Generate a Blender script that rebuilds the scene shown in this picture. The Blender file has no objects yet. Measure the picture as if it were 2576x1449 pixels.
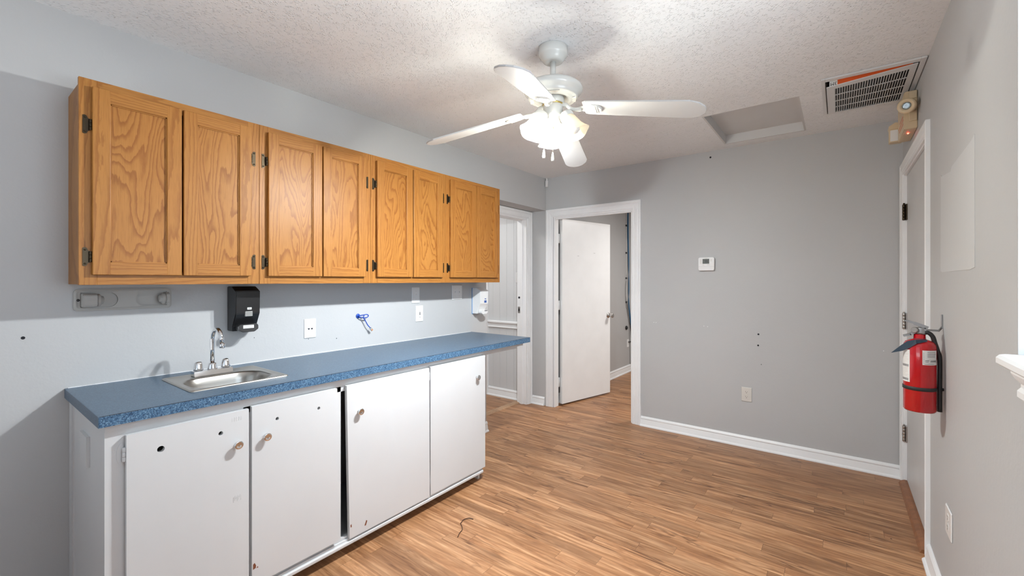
import bpy, bmesh, math, random
from mathutils import Vector, Matrix
from math import pi, sin, cos, radians
random.seed(7)
sc = bpy.context.scene
COL = sc.collection

# ------------------------------------------------------------------ camera
cam_d = bpy.data.cameras.new('camera'); cam = bpy.data.objects.new('camera', cam_d); COL.objects.link(cam)
cam.location = (2.517, -3.952, 1.35)
cam.rotation_euler = (pi/2, 0, radians(36.954))
cam_d.sensor_width = 36; cam_d.lens = 36*1090/2576
cam_d.shift_y = (705-724.5)/2576; cam_d.clip_start = 0.02
sc.camera = cam
# ------------------------------------------------------------------ world, daylight, exposure
sc.view_settings.view_transform = 'Standard'; sc.view_settings.look = 'None'
sc.view_settings.gamma = 1.0; sc.view_settings.use_curve_mapping = False
sc.view_settings.exposure = 0.58
wd = bpy.data.worlds.new('world'); sc.world = wd; wd.use_nodes = True
bg = wd.node_tree.nodes['Background']; bg.inputs[0].default_value = (0.80, 0.90, 1.0, 1); bg.inputs[1].default_value = 0.30
def area(name, loc, rot, sx, sy, power, color):
    d = bpy.data.lights.new(name, 'AREA'); d.shape = 'RECTANGLE'; d.size = sx; d.size_y = sy
    d.energy = power; d.color = color
    o = bpy.data.objects.new(name, d); COL.objects.link(o); o.location = loc; o.rotation_euler = rot
    return o
DAY = (0.68, 0.84, 1.0)
area('daylight_right_window', (3.10, -3.05, 1.70), (0, radians(90), 0), 1.1, 1.4, 12, DAY)      # sky light, faces -x
area('ground_glow_right_window', (3.45, -3.05, 0.95), (0, radians(128), 0), 1.2, 1.6, 38, (0.95, 0.98, 1.0))   # sunlit ground outside, faces up and in
area('rear_window_fill', (1.45, -5.75, 1.45), (radians(90), 0, 0), 2.2, 1.7, 7, DAY)   # fill through the added, unseen rear window, faces +y
area('rear_ground_fill', (1.45, -6.1, 0.35), (radians(128), 0, 0), 2.4, 1.2, 34, (0.95, 0.98, 1.0))  # upward fill added outside the unseen rear window, lifts the ceiling
area('far_room_fill', (1.7, 1.1, 2.40), (0, 0, 0), 0.4, 0.4, 27, (1, 0.97, 0.93))  # unseen fill light added to brighten the far room, no fixture there
area('hall_fill', (-0.95, -0.85, 2.40), (0, 0, 0), 0.4, 0.4, 9, (1, 0.97, 0.94))  # added out of view to light the hall, stands for no known lamp

# ------------------------------------------------------------------ node helpers / materials
def newmat(name):
    m = bpy.data.materials.new(name); m.use_nodes = True
    nt = m.node_tree; nt.nodes.clear()
    out = nt.nodes.new('ShaderNodeOutputMaterial'); b = nt.nodes.new('ShaderNodeBsdfPrincipled')
    nt.links.new(b.outputs[0], out.inputs[0])
    return m, nt, b, out
def N(nt, t, **kw):
    n = nt.nodes.new(t)
    for k, v in kw.items():
        if k.startswith('i_'):
            key = k[2:]; key = int(key) if key.isdigit() else key
            n.inputs[key].default_value = v
        else: setattr(n, k, v)
    return n
def L(nt, a, b): nt.links.new(a, b)
def math_(nt, op, a, b=None, c=None):
    n = nt.nodes.new('ShaderNodeMath'); n.operation = op
    for i, v in enumerate((a, b, c)):
        if v is None: continue
        if isinstance(v, (int, float)): n.inputs[i].default_value = v
        else: nt.links.new(v, n.inputs[i])
    return n.outputs[0]
def pos(nt): return N(nt, 'ShaderNodeNewGeometry').outputs['Position']
def vmul(nt, v, s):
    n = N(nt, 'ShaderNodeVectorMath', operation='MULTIPLY'); L(nt, v, n.inputs[0]); n.inputs[1].default_value = s; return n.outputs[0]
def noise(nt, v, scale, detail=3, rough=.5, dist=0.0):
    n = N(nt, 'ShaderNodeTexNoise'); L(nt, v, n.inputs['Vector']); n.inputs['Scale'].default_value = scale
    n.inputs['Detail'].default_value = detail; n.inputs['Roughness'].default_value = rough; n.inputs['Distortion'].default_value = dist
    return n.outputs['Fac']
def ramp(nt, f, stops, interp='LINEAR'):
    n = N(nt, 'ShaderNodeValToRGB'); n.color_ramp.interpolation = interp
    while len(n.color_ramp.elements) < len(stops): n.color_ramp.elements.new(0.5)
    for e, (p, c) in zip(n.color_ramp.elements, stops):
        e.position = p; e.color = (c[0], c[1], c[2], 1) if not isinstance(c, float) else (c, c, c, 1)
    L(nt, f, n.inputs[0]); return n.outputs[0]
def mixc(nt, f, a, b, mode='MIX'):
    n = N(nt, 'ShaderNodeMix', data_type='RGBA', blend_type=mode)
    if isinstance(f, (int, float)): n.inputs[0].default_value = f
    else: L(nt, f, n.inputs[0])
    for i, v in ((6, a), (7, b)):
        if isinstance(v, tuple): n.inputs[i].default_value = (*v[:3], 1)
        else: L(nt, v, n.inputs[i])
    return n.outputs[2]
def bump(nt, b, h, strength, dist):
    n = N(nt, 'ShaderNodeBump'); n.inputs['Strength'].default_value = strength; n.inputs['Distance'].default_value = dist
    L(nt, h, n.inputs['Height']); L(nt, n.outputs[0], b.inputs['Normal'])
def simple(name, col, rough=.5, metal=0.0, bscale=None, bstr=.15, bdist=.001, var=0.0, vscale=6, **kw):
    m, nt, b, out = newmat(name)
    b.inputs['Roughness'].default_value = rough; b.inputs['Metallic'].default_value = metal
    P = pos(nt)
    f = noise(nt, P, vscale, 3)
    v = max(var, .02)
    c0 = tuple(max(0, c*(1-v)) for c in col); c1 = tuple(min(1, c*(1+v)) for c in col)
    L(nt, ramp(nt, f, [(0.3, c0), (0.7, c1)]), b.inputs['Base Color'])
    if bscale: bump(nt, b, noise(nt, P, bscale, 2), bstr, bdist)
    for k, vv in kw.items(): b.inputs[k.replace('_', ' ')].default_value = vv
    return m
M = {}
# painted drywall with orange peel
def wallpaint(name, col):
    m, nt, b, out = newmat(name); P = pos(nt)
    b.inputs['Roughness'].default_value = .62
    f = noise(nt, P, 1.3, 2)
    L(nt, ramp(nt, f, [(0.3, tuple(c*.98 for c in col)), (0.7, tuple(c*1.015 for c in col))]), b.inputs['Base Color'])
    h = noise(nt, P, 105, 2, .5); h2 = noise(nt, P, 38, 2, .5)
    bump(nt, b, math_(nt, 'ADD', math_(nt, 'MULTIPLY', h, .6), h2), .25, .0022)
    return m
M['wall'] = wallpaint('grey_wall_paint', (0.503, 0.507, 0.512))
M['patch'] = wallpaint('pale_wall_patch_paint', (0.575, 0.583, 0.59))
M['panelwall'] = wallpaint('hall_wall_paint', (0.66, 0.67, 0.68))
# popcorn ceiling
m, nt, b, out = newmat('popcorn_ceiling'); P = pos(nt)
b.inputs['Roughness'].default_value = .9
v = N(nt, 'ShaderNodeTexVoronoi', feature='F1'); v.inputs['Scale'].default_value = 120; v.inputs['Randomness'].default_value = 1
wv = N(nt, 'ShaderNodeVectorMath', operation='ADD'); L(nt, P, wv.inputs[0])
nn = N(nt, 'ShaderNodeTexNoise'); nn.inputs['Scale'].default_value = 40; L(nt, P, nn.inputs['Vector'])
L(nt, vmul(nt, nn.outputs['Color'], (.012, .012, .012)), wv.inputs[1]); L(nt, wv.outputs[0], v.inputs['Vector'])
blob = N(nt, 'ShaderNodeMapRange'); L(nt, v.outputs['Distance'], blob.inputs[0]); blob.inputs[1].default_value = .55; blob.inputs[2].default_value = .15
msk = noise(nt, P, 55, 2); mk = N(nt, 'ShaderNodeMapRange'); L(nt, msk, mk.inputs[0]); mk.inputs[1].default_value = .42; mk.inputs[2].default_value = .6
sep = N(nt, 'ShaderNodeSeparateXYZ'); L(nt, P, sep.inputs[0])
seam = math_(nt, 'ABSOLUTE', math_(nt, 'ADD', sep.outputs[1], .80))
sm = N(nt, 'ShaderNodeMapRange'); L(nt, seam, sm.inputs[0]); sm.inputs[1].default_value = .012; sm.inputs[2].default_value = .05
h = math_(nt, 'MULTIPLY', math_(nt, 'MULTIPLY', blob.outputs[0], mk.outputs[0]), sm.outputs[0])
h = math_(nt, 'ADD', h, math_(nt, 'MULTIPLY', noise(nt, P, 170, 2), .22))
h = math_(nt, 'ADD', h, math_(nt, 'MULTIPLY', sm.outputs[0], -.5))
bump(nt, b, h, .75, .0042)
pit = N(nt, 'ShaderNodeTexVoronoi', feature='F1'); pit.inputs['Scale'].default_value = 30; L(nt, P, pit.inputs['Vector'])
pf = math_(nt, 'MULTIPLY', math_(nt, 'LESS_THAN', pit.outputs['Distance'], .075), math_(nt, 'GREATER_THAN', noise(nt, P, 4, 2), .5))
L(nt, mixc(nt, pf, ramp(nt, noise(nt, P, 2, 3), [(0.3, (.81, .825, .84)), (.7, (.84, .855, .87))]), (.42, .40, .38)), b.inputs['Base Color'])
M['ceiling'] = m
M['hatch'] = simple('hatch_board_paint', (.64, .64, .64), .7, bscale=60, bstr=.1)
M['trim'] = simple('white_trim_paint', (.86, .87, .88), .38, bscale=45, bstr=.08, var=.015)
M['cabwhite'] = simple('white_cabinet_paint', (.66, .665, .672), .35, bscale=18, bstr=.12, bdist=.002, var=.02, vscale=3)
M['door'] = simple('white_door_paint', (.84, .845, .85), .30, bscale=30, bstr=.05, var=.012)
M['greydoor'] = simple('entry_door_paint', (.62, .62, .62), .4, bscale=30, bstr=.06)
M['plastic'] = simple('white_plastic', (.80, .80, .80), .3)
M['almond'] = simple('almond_plastic', (.66, .64, .60), .35)
M['beige'] = simple('aged_beige_plastic', (.66, .52, .34), .4, var=.06)
M['greyplast'] = simple('grey_beige_plastic', (.42, .41, .39), .45)
M['screen'] = simple('lcd_screen', (.12, .13, .12), .2)
M['grey_mark'] = simple('grey_ink', (.30, .30, .31), .6)
M['black'] = simple('black_plastic', (.012, .012, .013), .28)
M['rubber'] = simple('black_rubber', (.02, .02, .021), .55)
M['darkhole'] = simple('dark_hole', (.015, .015, .02), .9)
M['smoke'] = simple('smoked_plastic', (.05, .05, .052), .12)
M['chrome'] = simple('chrome', (.80, .80, .81), .07, 1.0)
M['steel'] = simple('brushed_steel', (.42, .40, .37), .30, 1.0, bscale=150, bstr=.03, bdist=.0003)
M['satin'] = simple('satin_nickel', (.50, .48, .46), .28, 1.0)
M['bronze'] = simple('antique_bronze', (.055, .040, .024), .36, .85)
M['brass'] = simple('brass', (.70, .50, .16), .25, 1.0)
M['alu'] = simple('aluminium', (.40, .40, .41), .32, .9)
M['red'] = simple('red_enamel', (.50, .004, .010), .16, Coat_Weight=.5)
M['label'] = simple('white_label', (.80, .80, .79), .5)
M['ink'] = simple('black_ink', (.03, .03, .035), .6)
M['blue'] = simple('blue_plastic', (.01, .07, .42), .4)
M['bluelab'] = simple('blue_window', (.05, .12, .38), .3)
M['cyanlab'] = simple('blue_edge_plastic', (.10, .30, .60), .3)
M['clear'] = simple('clear_plastic', (.60, .60, .58), .15, Transmission_Weight=.5)
M['copper'] = simple('copper_contacts', (.70, .32, .16), .4, .4)
M['orange'] = simple('orange_card', (.72, .10, .01), .6)
M['ledred'] = simple('red_slit', (.75, .12, .03), .5)
M['fan'] = simple('fan_white_enamel', (.66, .66, .63), .22)
M['blade'] = simple('fan_blade_white', (.50, .495, .49), .42)
M['filter'] = simple('dark_duct', (.035, .035, .037), .8)
M['ventmet'] = simple('vent_metal', (.72, .73, .74), .4)
M['bluetag'] = simple('dark_blue_tag', (.022, .045, .075), .45)
M['cablegrey'] = simple('grey_cable', (.30, .30, .30), .5)
M['cableblue'] = simple('blue_cable', (.03, .12, .24), .5)
M['cablewhite'] = simple('white_cable', (.70, .70, .68), .5)
M['strip'] = simple('pale_floor_strip', (.44, .27, .155), .5, var=.12, vscale=40)
M['brownstrip'] = simple('brown_wood_strip', (.26, .105, .042), .45, var=.2, vscale=30)
M['twig'] = simple('brown_twine', (.07, .03, .015), .8)
M['chip'] = simple('bare_wood_chip', (.22, .07, .03), .7)
M['smudge'] = simple('grey_smudge', (.62, .62, .62), .6, var=.12, vscale=90)
M['darkblue_in'] = simple('cabinet_interior', (.10, .12, .16), .8)
# glass
m, nt, b, out = newmat('window_glass'); tr = N(nt, 'ShaderNodeBsdfTransparent'); gl = N(nt, 'ShaderNodeBsdfGlossy'); gl.inputs['Roughness'].default_value = .02
mx = N(nt, 'ShaderNodeMixShader'); mx.inputs[0].default_value = .06; L(nt, tr.outputs[0], mx.inputs[1]); L(nt, gl.outputs[0], mx.inputs[2]); L(nt, mx.outputs[0], out.inputs[0])
M['glass'] = m
# frosted lamp shade
m, nt, b, out = newmat('frosted_shade_glass')
tr = N(nt, 'ShaderNodeBsdfTransparent'); tr.inputs[0].default_value = (1, .97, .90, 1)
tl = N(nt, 'ShaderNodeBsdfTranslucent'); tl.inputs[0].default_value = (.95, .90, .80, 1)
b.inputs['Base Color'].default_value = (.85, .83, .78, 1); b.inputs['Roughness'].default_value = .15
m1 = N(nt, 'ShaderNodeMixShader'); m1.inputs[0].default_value = .40; L(nt, tl.outputs[0], m1.inputs[1]); L(nt, b.outputs[0], m1.inputs[2])
m2 = N(nt, 'ShaderNodeMixShader'); zz_ = N(nt, 'ShaderNodeSeparateXYZ'); L(nt, pos(nt), zz_.inputs[0]); mr_ = N(nt, 'ShaderNodeMapRange'); L(nt, zz_.outputs[2], mr_.inputs[0]); mr_.inputs[1].default_value = 2.04; mr_.inputs[2].default_value = 2.095; mr_.inputs[3].default_value = .50; mr_.inputs[4].default_value = .03; L(nt, mr_.outputs[0], m2.inputs[0]); L(nt, m1.outputs[0], m2.inputs[1]); L(nt, tr.outputs[0], m2.inputs[2])
L(nt, m2.outputs[0], out.inputs[0]); M['shade'] = m
def emis(name, col, s):
    m = bpy.data.materials.new(name); m.use_nodes = True; nt = m.node_tree; nt.nodes.clear()
    out = nt.nodes.new('ShaderNodeOutputMaterial'); e = nt.nodes.new('ShaderNodeEmission'); e.inputs[0].default_value = (*col, 1); e.inputs[1].default_value = s
    nt.links.new(e.outputs[0], out.inputs[0]); return m
M['bulb_on'] = emis('lit_bulb', (.895, .955, 1.0), 2350)
M['bulb_off'] = simple('unlit_bulb', (.75, .74, .72), .15)
M['led'] = emis('red_led', (1.0, .05, .03), 12)
M['lens'] = simple('reflector_lens', (.50, .62, .72), .12, .6, bscale=160, bstr=.8, bdist=.003)

# oak -------------------------------------------------
def oak(name, axis, panel=False, tone=1.0):
    """axis: 'z' grain runs up, 'y' grain runs along the wall"""
    m, nt, b, out = newmat(name); P = pos(nt)
    s = N(nt, 'ShaderNodeSeparateXYZ'); L(nt, P, s.inputs[0])
    c = N(nt, 'ShaderNodeCombineXYZ')
    across, along = (s.outputs[1], s.outputs[2]) if axis == 'z' else (s.outputs[2], s.outputs[1])
    L(nt, across, c.inputs[0]); L(nt, along, c.inputs[1]); L(nt, s.outputs[0], c.inputs[2])
    V = c.outputs[0]
    # cathedral figure: contour lines of a stretched smooth field
    if panel: A, B, K = 6.0, 1.7, 24.0
    else: A, B, K = 9.0, .9, 9.0
    f1 = noise(nt, vmul(nt, V, (A, B, 3)), 1.0, 1.5, .4, .35)
    wob = noise(nt, vmul(nt, V, (60, 11, 5)), 1.0, 3, .6)
    ph = math_(nt, 'ADD', math_(nt, 'MULTIPLY', f1, K), math_(nt, 'MULTIPLY', wob, .95))
    if not panel: ph = math_(nt, 'ADD', ph, math_(nt, 'MULTIPLY', across, 55))
    fr = math_(nt, 'FRACT', ph)
    ring = ramp(nt, fr, [(0.0, 0.0), (.42, .12), (.78, 1.0), (.86, .9), (.93, 0.0)])
    pores = noise(nt, vmul(nt, V, (520, 14, 60)), 1.0, 2, .6)
    pore = ramp(nt, pores, [(.30, 0.0), (.52, 1.0)])
    streak = noise(nt, vmul(nt, V, (70, 2.0, 8)), 1.0, 3, .6)
    broad = noise(nt, vmul(nt, V, (3.1, 1.0, 3)), 1.0, 1)
    tone *= .80
    lo = tuple(x*tone for x in (.270, .090, .014)); hi = tuple(x*tone for x in (.550, .250, .062))
    base = mixc(nt, streak, tuple(x*tone for x in (.47, .200, .042)), hi)
    c1 = mixc(nt, math_(nt, 'MULTIPLY', ring, .72 if panel else .55), base, lo)
    c2 = mixc(nt, math_(nt, 'MULTIPLY', math_(nt, 'SUBTRACT', 1.0, pore), .30), c1, tuple(x*tone for x in (.19, .062, .008)))
    c3 = mixc(nt, math_(nt, 'MULTIPLY', math_(nt, 'SUBTRACT', broad, .35), .5), c2, tuple(x*tone for x in (.38, .115, .013)))
    L(nt, c3, b.inputs['Base Color'])
    b.inputs['Roughness'].default_value = .40; b.inputs['Specular IOR Level'].default_value = .28
    bump(nt, b, pores, .06, .0006)
    return m
M['oak_v'] = oak('oak_upright_grain', 'z'); M['oak_h'] = oak('oak_level_grain', 'y'); M['oak_panel'] = oak('oak_cathedral_veneer', 'z', True)
M['oak_side'] = oak('oak_side_veneer', 'z', False, .80)
# laminate floor --------------------------------------
m, nt, b, out = newmat('laminate_plank_floor'); P = pos(nt)
s = N(nt, 'ShaderNodeSeparateXYZ'); L(nt, P, s.inputs[0]); X, Y = s.outputs[0], s.outputs[1]
W_ = .074
row = math_(nt, 'FLOOR', math_(nt, 'DIVIDE', Y, W_))
wn = N(nt, 'ShaderNodeTexWhiteNoise', noise_dimensions='1D'); L(nt, row, wn.inputs['W'])
xo = math_(nt, 'ADD', X, math_(nt, 'MULTIPLY', wn.outputs['Value'], 7.3))
ln = math_(nt, 'ADD', .62, math_(nt, 'MULTIPLY', wn.outputs['Value'], .45))
xc = math_(nt, 'DIVIDE', xo, ln); col = math_(nt, 'FLOOR', xc)
cc = N(nt, 'ShaderNodeCombineXYZ'); L(nt, row, cc.inputs[0]); L(nt, col, cc.inputs[1])
wc = N(nt, 'ShaderNodeTexWhiteNoise', noise_dimensions='2D'); L(nt, cc.outputs[0], wc.inputs['Vector'])
rnd = wc.outputs['Value']
cv = N(nt, 'ShaderNodeCombineXYZ'); L(nt, math_(nt, 'ADD', X, math_(nt, 'MULTIPLY', rnd, 31.0)), cv.inputs[0]); L(nt, math_(nt, 'ADD', Y, math_(nt, 'MULTIPLY', rnd, 9.0)), cv.inputs[1])
V = cv.outputs[0]
g1 = noise(nt, vmul(nt, V, (2.6, 26, 1)), 1.0, 4, .62, .9)
g2 = noise(nt, vmul(nt, V, (1.4, 70, 1)), 1.0, 3, .55, .3)
g3 = noise(nt, vmul(nt, V, (1.1, 11, 1)), 1.0, 3, .6, 1.4)
vein = ramp(nt, math_(nt, 'ABSOLUTE', math_(nt, 'SUBTRACT', g3, .5)), [(0.0, 1.0), (.012, .8), (.035, 0.0)])
veinm = math_(nt, 'MULTIPLY', vein, ramp(nt, noise(nt, vmul(nt, V, (2.2, 5, 1)), 1.0, 2), [(.48, 0.0), (.62, 1.0)]))
base = ramp(nt, g1, [(.28, (.215, .090, .036)), (.46, (.365, .175, .078)), (.60, (.49, .262, .130)), (.78, (.60, .35, .185))])
tone = ramp(nt, rnd, [(0.0, .78), (.5, 1.0), (1.0, 1.18)])
c1 = mixc(nt, 1.0, base, tone, 'MULTIPLY')
c2 = mixc(nt, math_(nt, 'MULTIPLY', ramp(nt, g2, [(.40, 1.0), (.56, 0.0)]), .42), c1, (.20, .085, .032))
c3 = mixc(nt, math_(nt, 'MULTIPLY', veinm, .8), c2, (.11, .042, .016))
fy = math_(nt, 'FRACT', math_(nt, 'DIVIDE', Y, W_)); fx = math_(nt, 'FRACT', xc)
jx = math_(nt, 'LESS_THAN', math_(nt, 'MULTIPLY', fx, ln), .0022)
b3 = math_(nt, 'FRACT', math_(nt, 'DIVIDE', Y, W_*3)); jy = math_(nt, 'LESS_THAN', b3, .0075)
j = math_(nt, 'MAXIMUM', math_(nt, 'MULTIPLY', jx, .55), math_(nt, 'MULTIPLY', jy, .35))
c4 = mixc(nt, j, c3, (.10, .045, .02))
vk = N(nt, 'ShaderNodeTexVoronoi', feature='F1'); vk.inputs['Scale'].default_value = 3.3; L(nt, P, vk.inputs['Vector'])
kn = math_(nt, 'LESS_THAN', vk.outputs['Distance'], .02)
c5 = mixc(nt, math_(nt, 'MULTIPLY', kn, .85), c4, (.04, .018, .01))
L(nt, c5, b.inputs['Base Color'])
b.inputs['Roughness'].default_value = .42
bump(nt, b, math_(nt, 'SUBTRACT', math_(nt, 'MULTIPLY', g2, .4), j), .12, .0012)
M['floor'] = m
# blue speckled laminate ------------------------------
def blue_lam(name, contrast, seam=False):
    m, nt, b, out = newmat(name); P = pos(nt)
    v = N(nt, 'ShaderNodeTexVoronoi', feature='F1', distance='MANHATTAN'); v.inputs['Scale'].default_value = 330
    nd = N(nt, 'ShaderNodeTexNoise'); nd.inputs['Scale'].default_value = 170; L(nt, P, nd.inputs['Vector'])
    ad = N(nt, 'ShaderNodeVectorMath', operation='ADD'); L(nt, P, ad.inputs[0]); L(nt, vmul(nt, nd.outputs['Color'], (.012, .012, .012)), ad.inputs[1]); L(nt, ad.outputs[0], v.inputs['Vector'])
    sp = N(nt, 'ShaderNodeSeparateColor'); L(nt, v.outputs['Color'], sp.inputs[0])
    f = math_(nt, 'ADD', math_(nt, 'MULTIPLY', sp.outputs[0], .6), math_(nt, 'MULTIPLY', noise(nt, P, 260, 2), .4))
    a = (.085, .165, .29)
    if contrast: st = [(.18, (.014, .042, .095)), (.40, (.038, .100, .190)), (.60, (.085, .180, .300)), (.82, (.20, .33, .46))]
    else: st = [(.18, (.032, .068, .115)), (.45, (.052, .102, .162)), (.65, (.066, .124, .195)), (.85, (.105, .175, .255))]
    c = ramp(nt, f, st)
    if seam:
        s = N(nt, 'ShaderNodeSeparateXYZ'); L(nt, P, s.inputs[0])
        c = mixc(nt, math_(nt, 'MULTIPLY', math_(nt, 'GREATER_THAN', s.outputs[2], .9065), .85), c, (.03, .02, .015))
    L(nt, c, b.inputs['Base Color']); b.inputs['Roughness'].default_value = .33
    return m
M['lam_top'] = blue_lam('blue_laminate_top', False); M['lam_edge'] = blue_lam('blue_laminate_edge', True, True)

# ------------------------------------------------------------------ mesh helpers
def Bm(): return bmesh.new()
def box(bm, x0, x1, y0, y1, z0, z1, mi=0):
    vs = [bm.verts.new((x, y, z)) for x in (x0, x1) for y in (y0, y1) for z in (z0, z1)]
    for q in ((0, 1, 3, 2), (4, 6, 7, 5), (0, 4, 5, 1), (2, 3, 7, 6), (0, 2, 6, 4), (1, 5, 7, 3)):
        f = bm.faces.new([vs[i] for i in q]); f.material_index = mi
    return vs
def bbox(bm, x0, x1, y0, y1, z0, z1, r=.002, mi=0, seg=2):
    t = Bm(); box(t, x0, x1, y0, y1, z0, z1)
    bmesh.ops.recalc_face_normals(t, faces=t.faces)
    bmesh.ops.bevel(t, geom=list(t.edges), offset=r, segments=seg, profile=.5, affect='EDGES')
    merge(bm, t, mi)
def merge(bm, t, mi=0, mat=None, smooth=False):
    if mat is not None: bmesh.ops.transform(t, matrix=mat, verts=t.verts)
    mp = {v: bm.verts.new(v.co) for v in t.verts}
    for f in t.faces:
        try:
            g = bm.faces.new([mp[v] for v in f.verts]); g.material_index = mi if mi is not None else f.material_index; g.smooth = f.smooth or smooth
        except ValueError: pass
    t.free()
def frame_for(d):
    d = Vector(d).normalized(); a = Vector((0, 0, 1)) if abs(d.z) < .95 else Vector((1, 0, 0))
    u = d.cross(a).normalized(); v = d.cross(u).normalized(); return u, v
def rings(bm, loops, close=True, cap0=True, cap1=True, mi=0, smooth=True):
    R = [[bm.verts.new(p) for p in lp] for lp in loops]; n = len(R[0])
    for a, b_ in zip(R, R[1:]):
        for i in range(n if close else n-1):
            f = bm.faces.new((a[i], a[(i+1) % n], b_[(i+1) % n], b_[i])); f.material_index = mi; f.smooth = smooth
    if cap0: f = bm.faces.new(list(reversed(R[0]))); f.material_index = mi
    if cap1: f = bm.faces.new(R[-1]); f.material_index = mi
    return R
def lathe(bm, prof, center, axis=(0, 0, 1), n=32, mi=0, cap0=True, cap1=True, smooth=True, wob=None):
    """prof: list (r, h) along axis"""
    u, v = frame_for(axis); ax = Vector(axis).normalized(); c = Vector(center); loops = []
    for r, h in prof:
        lp = []
        for i in range(n):
            a = 2*pi*i/n; rr = max(r, 1e-4)*(wob(a, h) if wob else 1)
            lp.append(c+ax*h+u*cos(a)*rr+v*sin(a)*rr)
        loops.append(lp)
    return rings(bm, loops, True, cap0, cap1, mi, smooth)
def tube(bm, pts, r, n=10, mi=0, cap=True):
    pts = [Vector(p) for p in pts]; loops = []; pu = None
    for i, p in enumerate(pts):
        d = (pts[min(i+1, len(pts)-1)]-pts[max(i-1, 0)]).normalized()
        if pu is None: u, v = frame_for(d)
        else:
            u = (pu-d*pu.dot(d)).normalized(); v = d.cross(u)
        pu = u; rr = r[i] if isinstance(r, (list, tuple)) else r
        loops.append([p+u*cos(2*pi*k/n)*rr+v*sin(2*pi*k/n)*rr for k in range(n)])
    rings(bm, loops, True, cap, cap, mi)
def spline(pts, k=8):
    P = [Vector(p) for p in pts]; P = [P[0]*2-P[1]]+P+[P[-1]*2-P[-2]]; out = []
    for i in range(1, len(P)-2):
        for j in range(k):
            t = j/k; a, b_, c, d = P[i-1], P[i], P[i+1], P[i+2]
            out.append(.5*((2*b_)+(c-a)*t+(2*a-5*b_+4*c-d)*t*t+(3*b_-a-3*c+d)*t**3))
    out.append(P[-2]); return out
def prism(bm, poly, axis, a0, a1, mi=0, smooth=False):
    """poly: 2-D points in the plane normal to axis (x: (y,z), y: (x,z), z: (x,y))"""
    def P(p, a):
        return {'x': (a, p[0], p[1]), 'y': (p[0], a, p[1]), 'z': (p[0], p[1], a)}[axis]
    A = [bm.verts.new(P(p, a0)) for p in poly]; B_ = [bm.verts.new(P(p, a1)) for p in poly]; n = len(poly)
    for f in (A, list(reversed(B_))):
        g = bm.faces.new(f); g.material_index = mi
    for i in range(n):
        g = bm.faces.new((A[i], B_[i], B_[(i+1) % n], A[(i+1) % n])); g.material_index = mi; g.smooth = smooth
def plate(bm, outline, holes, mapf, t, mi=0):
    """flat plate with holes; mapf(a,b,n)->xyz, thickness t along n"""
    q = Bm(); edges = []; loops = []
    for lp in [outline]+holes:
        vs = [q.verts.new((p[0], p[1], 0)) for p in lp]; loops.append(vs)
        for i in range(len(vs)): edges.append(q.edges.new((vs[i], vs[(i+1) % len(vs)])))
    bmesh.ops.triangle_fill(q, use_beauty=True, use_dissolve=False, edges=edges)
    idx = {v: i for i, v in enumerate(q.verts)}
    co = [v.co.copy() for v in q.verts]; tris = [[idx[v] for v in f.verts] for f in q.faces]
    lpi = [[idx[v] for v in l] for l in loops]
    top = [bm.verts.new(mapf(c.x, c.y, t)) for c in co]; bot = [bm.verts.new(mapf(c.x, c.y, 0)) for c in co]
    for tr_ in tris:
        f = bm.faces.new([top[i] for i in tr_]); f.material_index = mi
        f = bm.faces.new([bot[i] for i in reversed(tr_)]); f.material_index = mi
    for l in lpi:
        for i in range(len(l)):
            a, b_ = l[i], l[(i+1) % len(l)]
            f = bm.faces.new((top[a], bot[a], bot[b_], top[b_])); f.material_index = mi
    q.free()
def circ(a, b_, r, n=20): return [(a+r*cos(2*pi*i/n), b_+r*sin(2*pi*i/n)) for i in range(n)]
def rect(a0, a1, b0, b1): return [(a0, b0), (a1, b0), (a1, b1), (a0, b1)]
def rrect(a0, a1, b0, b1, r, n=6):
    o = []
    for cx, cy, s in ((a1-r, b1-r, 0), (a0+r, b1-r, pi/2), (a0+r, b0+r, pi), (a1-r, b0+r, 3*pi/2)):
        for i in range(n+1): o.append((cx+r*cos(s+pi/2*i/n), cy+r*sin(s+pi/2*i/n)))
    return o
def offset_of(p):
    while p.parent: p = p.parent
    return Vector(p.location)
def obj(name, bm, mats, parent=None, origin=None, recalc=True, angle=None):
    if recalc: bmesh.ops.recalc_face_normals(bm, faces=bm.faces)
    off = offset_of(parent) if parent else None
    if off is None:
        xs = [v.co for v in bm.verts]
        mn = Vector((min(c.x for c in xs), min(c.y for c in xs), min(c.z for c in xs))); mxx = Vector((max(c.x for c in xs), max(c.y for c in xs), max(c.z for c in xs)))
        off = Vector(((mn.x+mxx.x)/2, (mn.y+mxx.y)/2, mn.z)) if origin is None else Vector(origin)
        loc = off
    else: loc = Vector((0, 0, 0))
    bmesh.ops.translate(bm, verts=bm.verts, vec=-off)
    me = bpy.data.meshes.new(name); bm.to_mesh(me); bm.free()
    if not isinstance(mats, (list, tuple)): mats = [mats]
    for mm in mats: me.materials.append(M[mm])
    o = bpy.data.objects.new(name, me); COL.objects.link(o); o.location = loc
    if parent: o.parent = parent
    return o
def tag(o, label, cat, group=None):
    o['label'] = label; o['category'] = cat
    if group: o['group'] = group
    return o
def thing(name, loc, label, cat, group=None):
    o = bpy.data.objects.new(name, None); COL.objects.link(o); o.location = loc; o.empty_display_size = .05
    return tag(o, label, cat, group)
def struct(name, bm, mats, parent=None, label=None):
    o = obj(name, bm, mats, parent)
    if parent is None: o['kind'] = 'structure'
    if label: o['label'] = label
    return o
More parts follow.
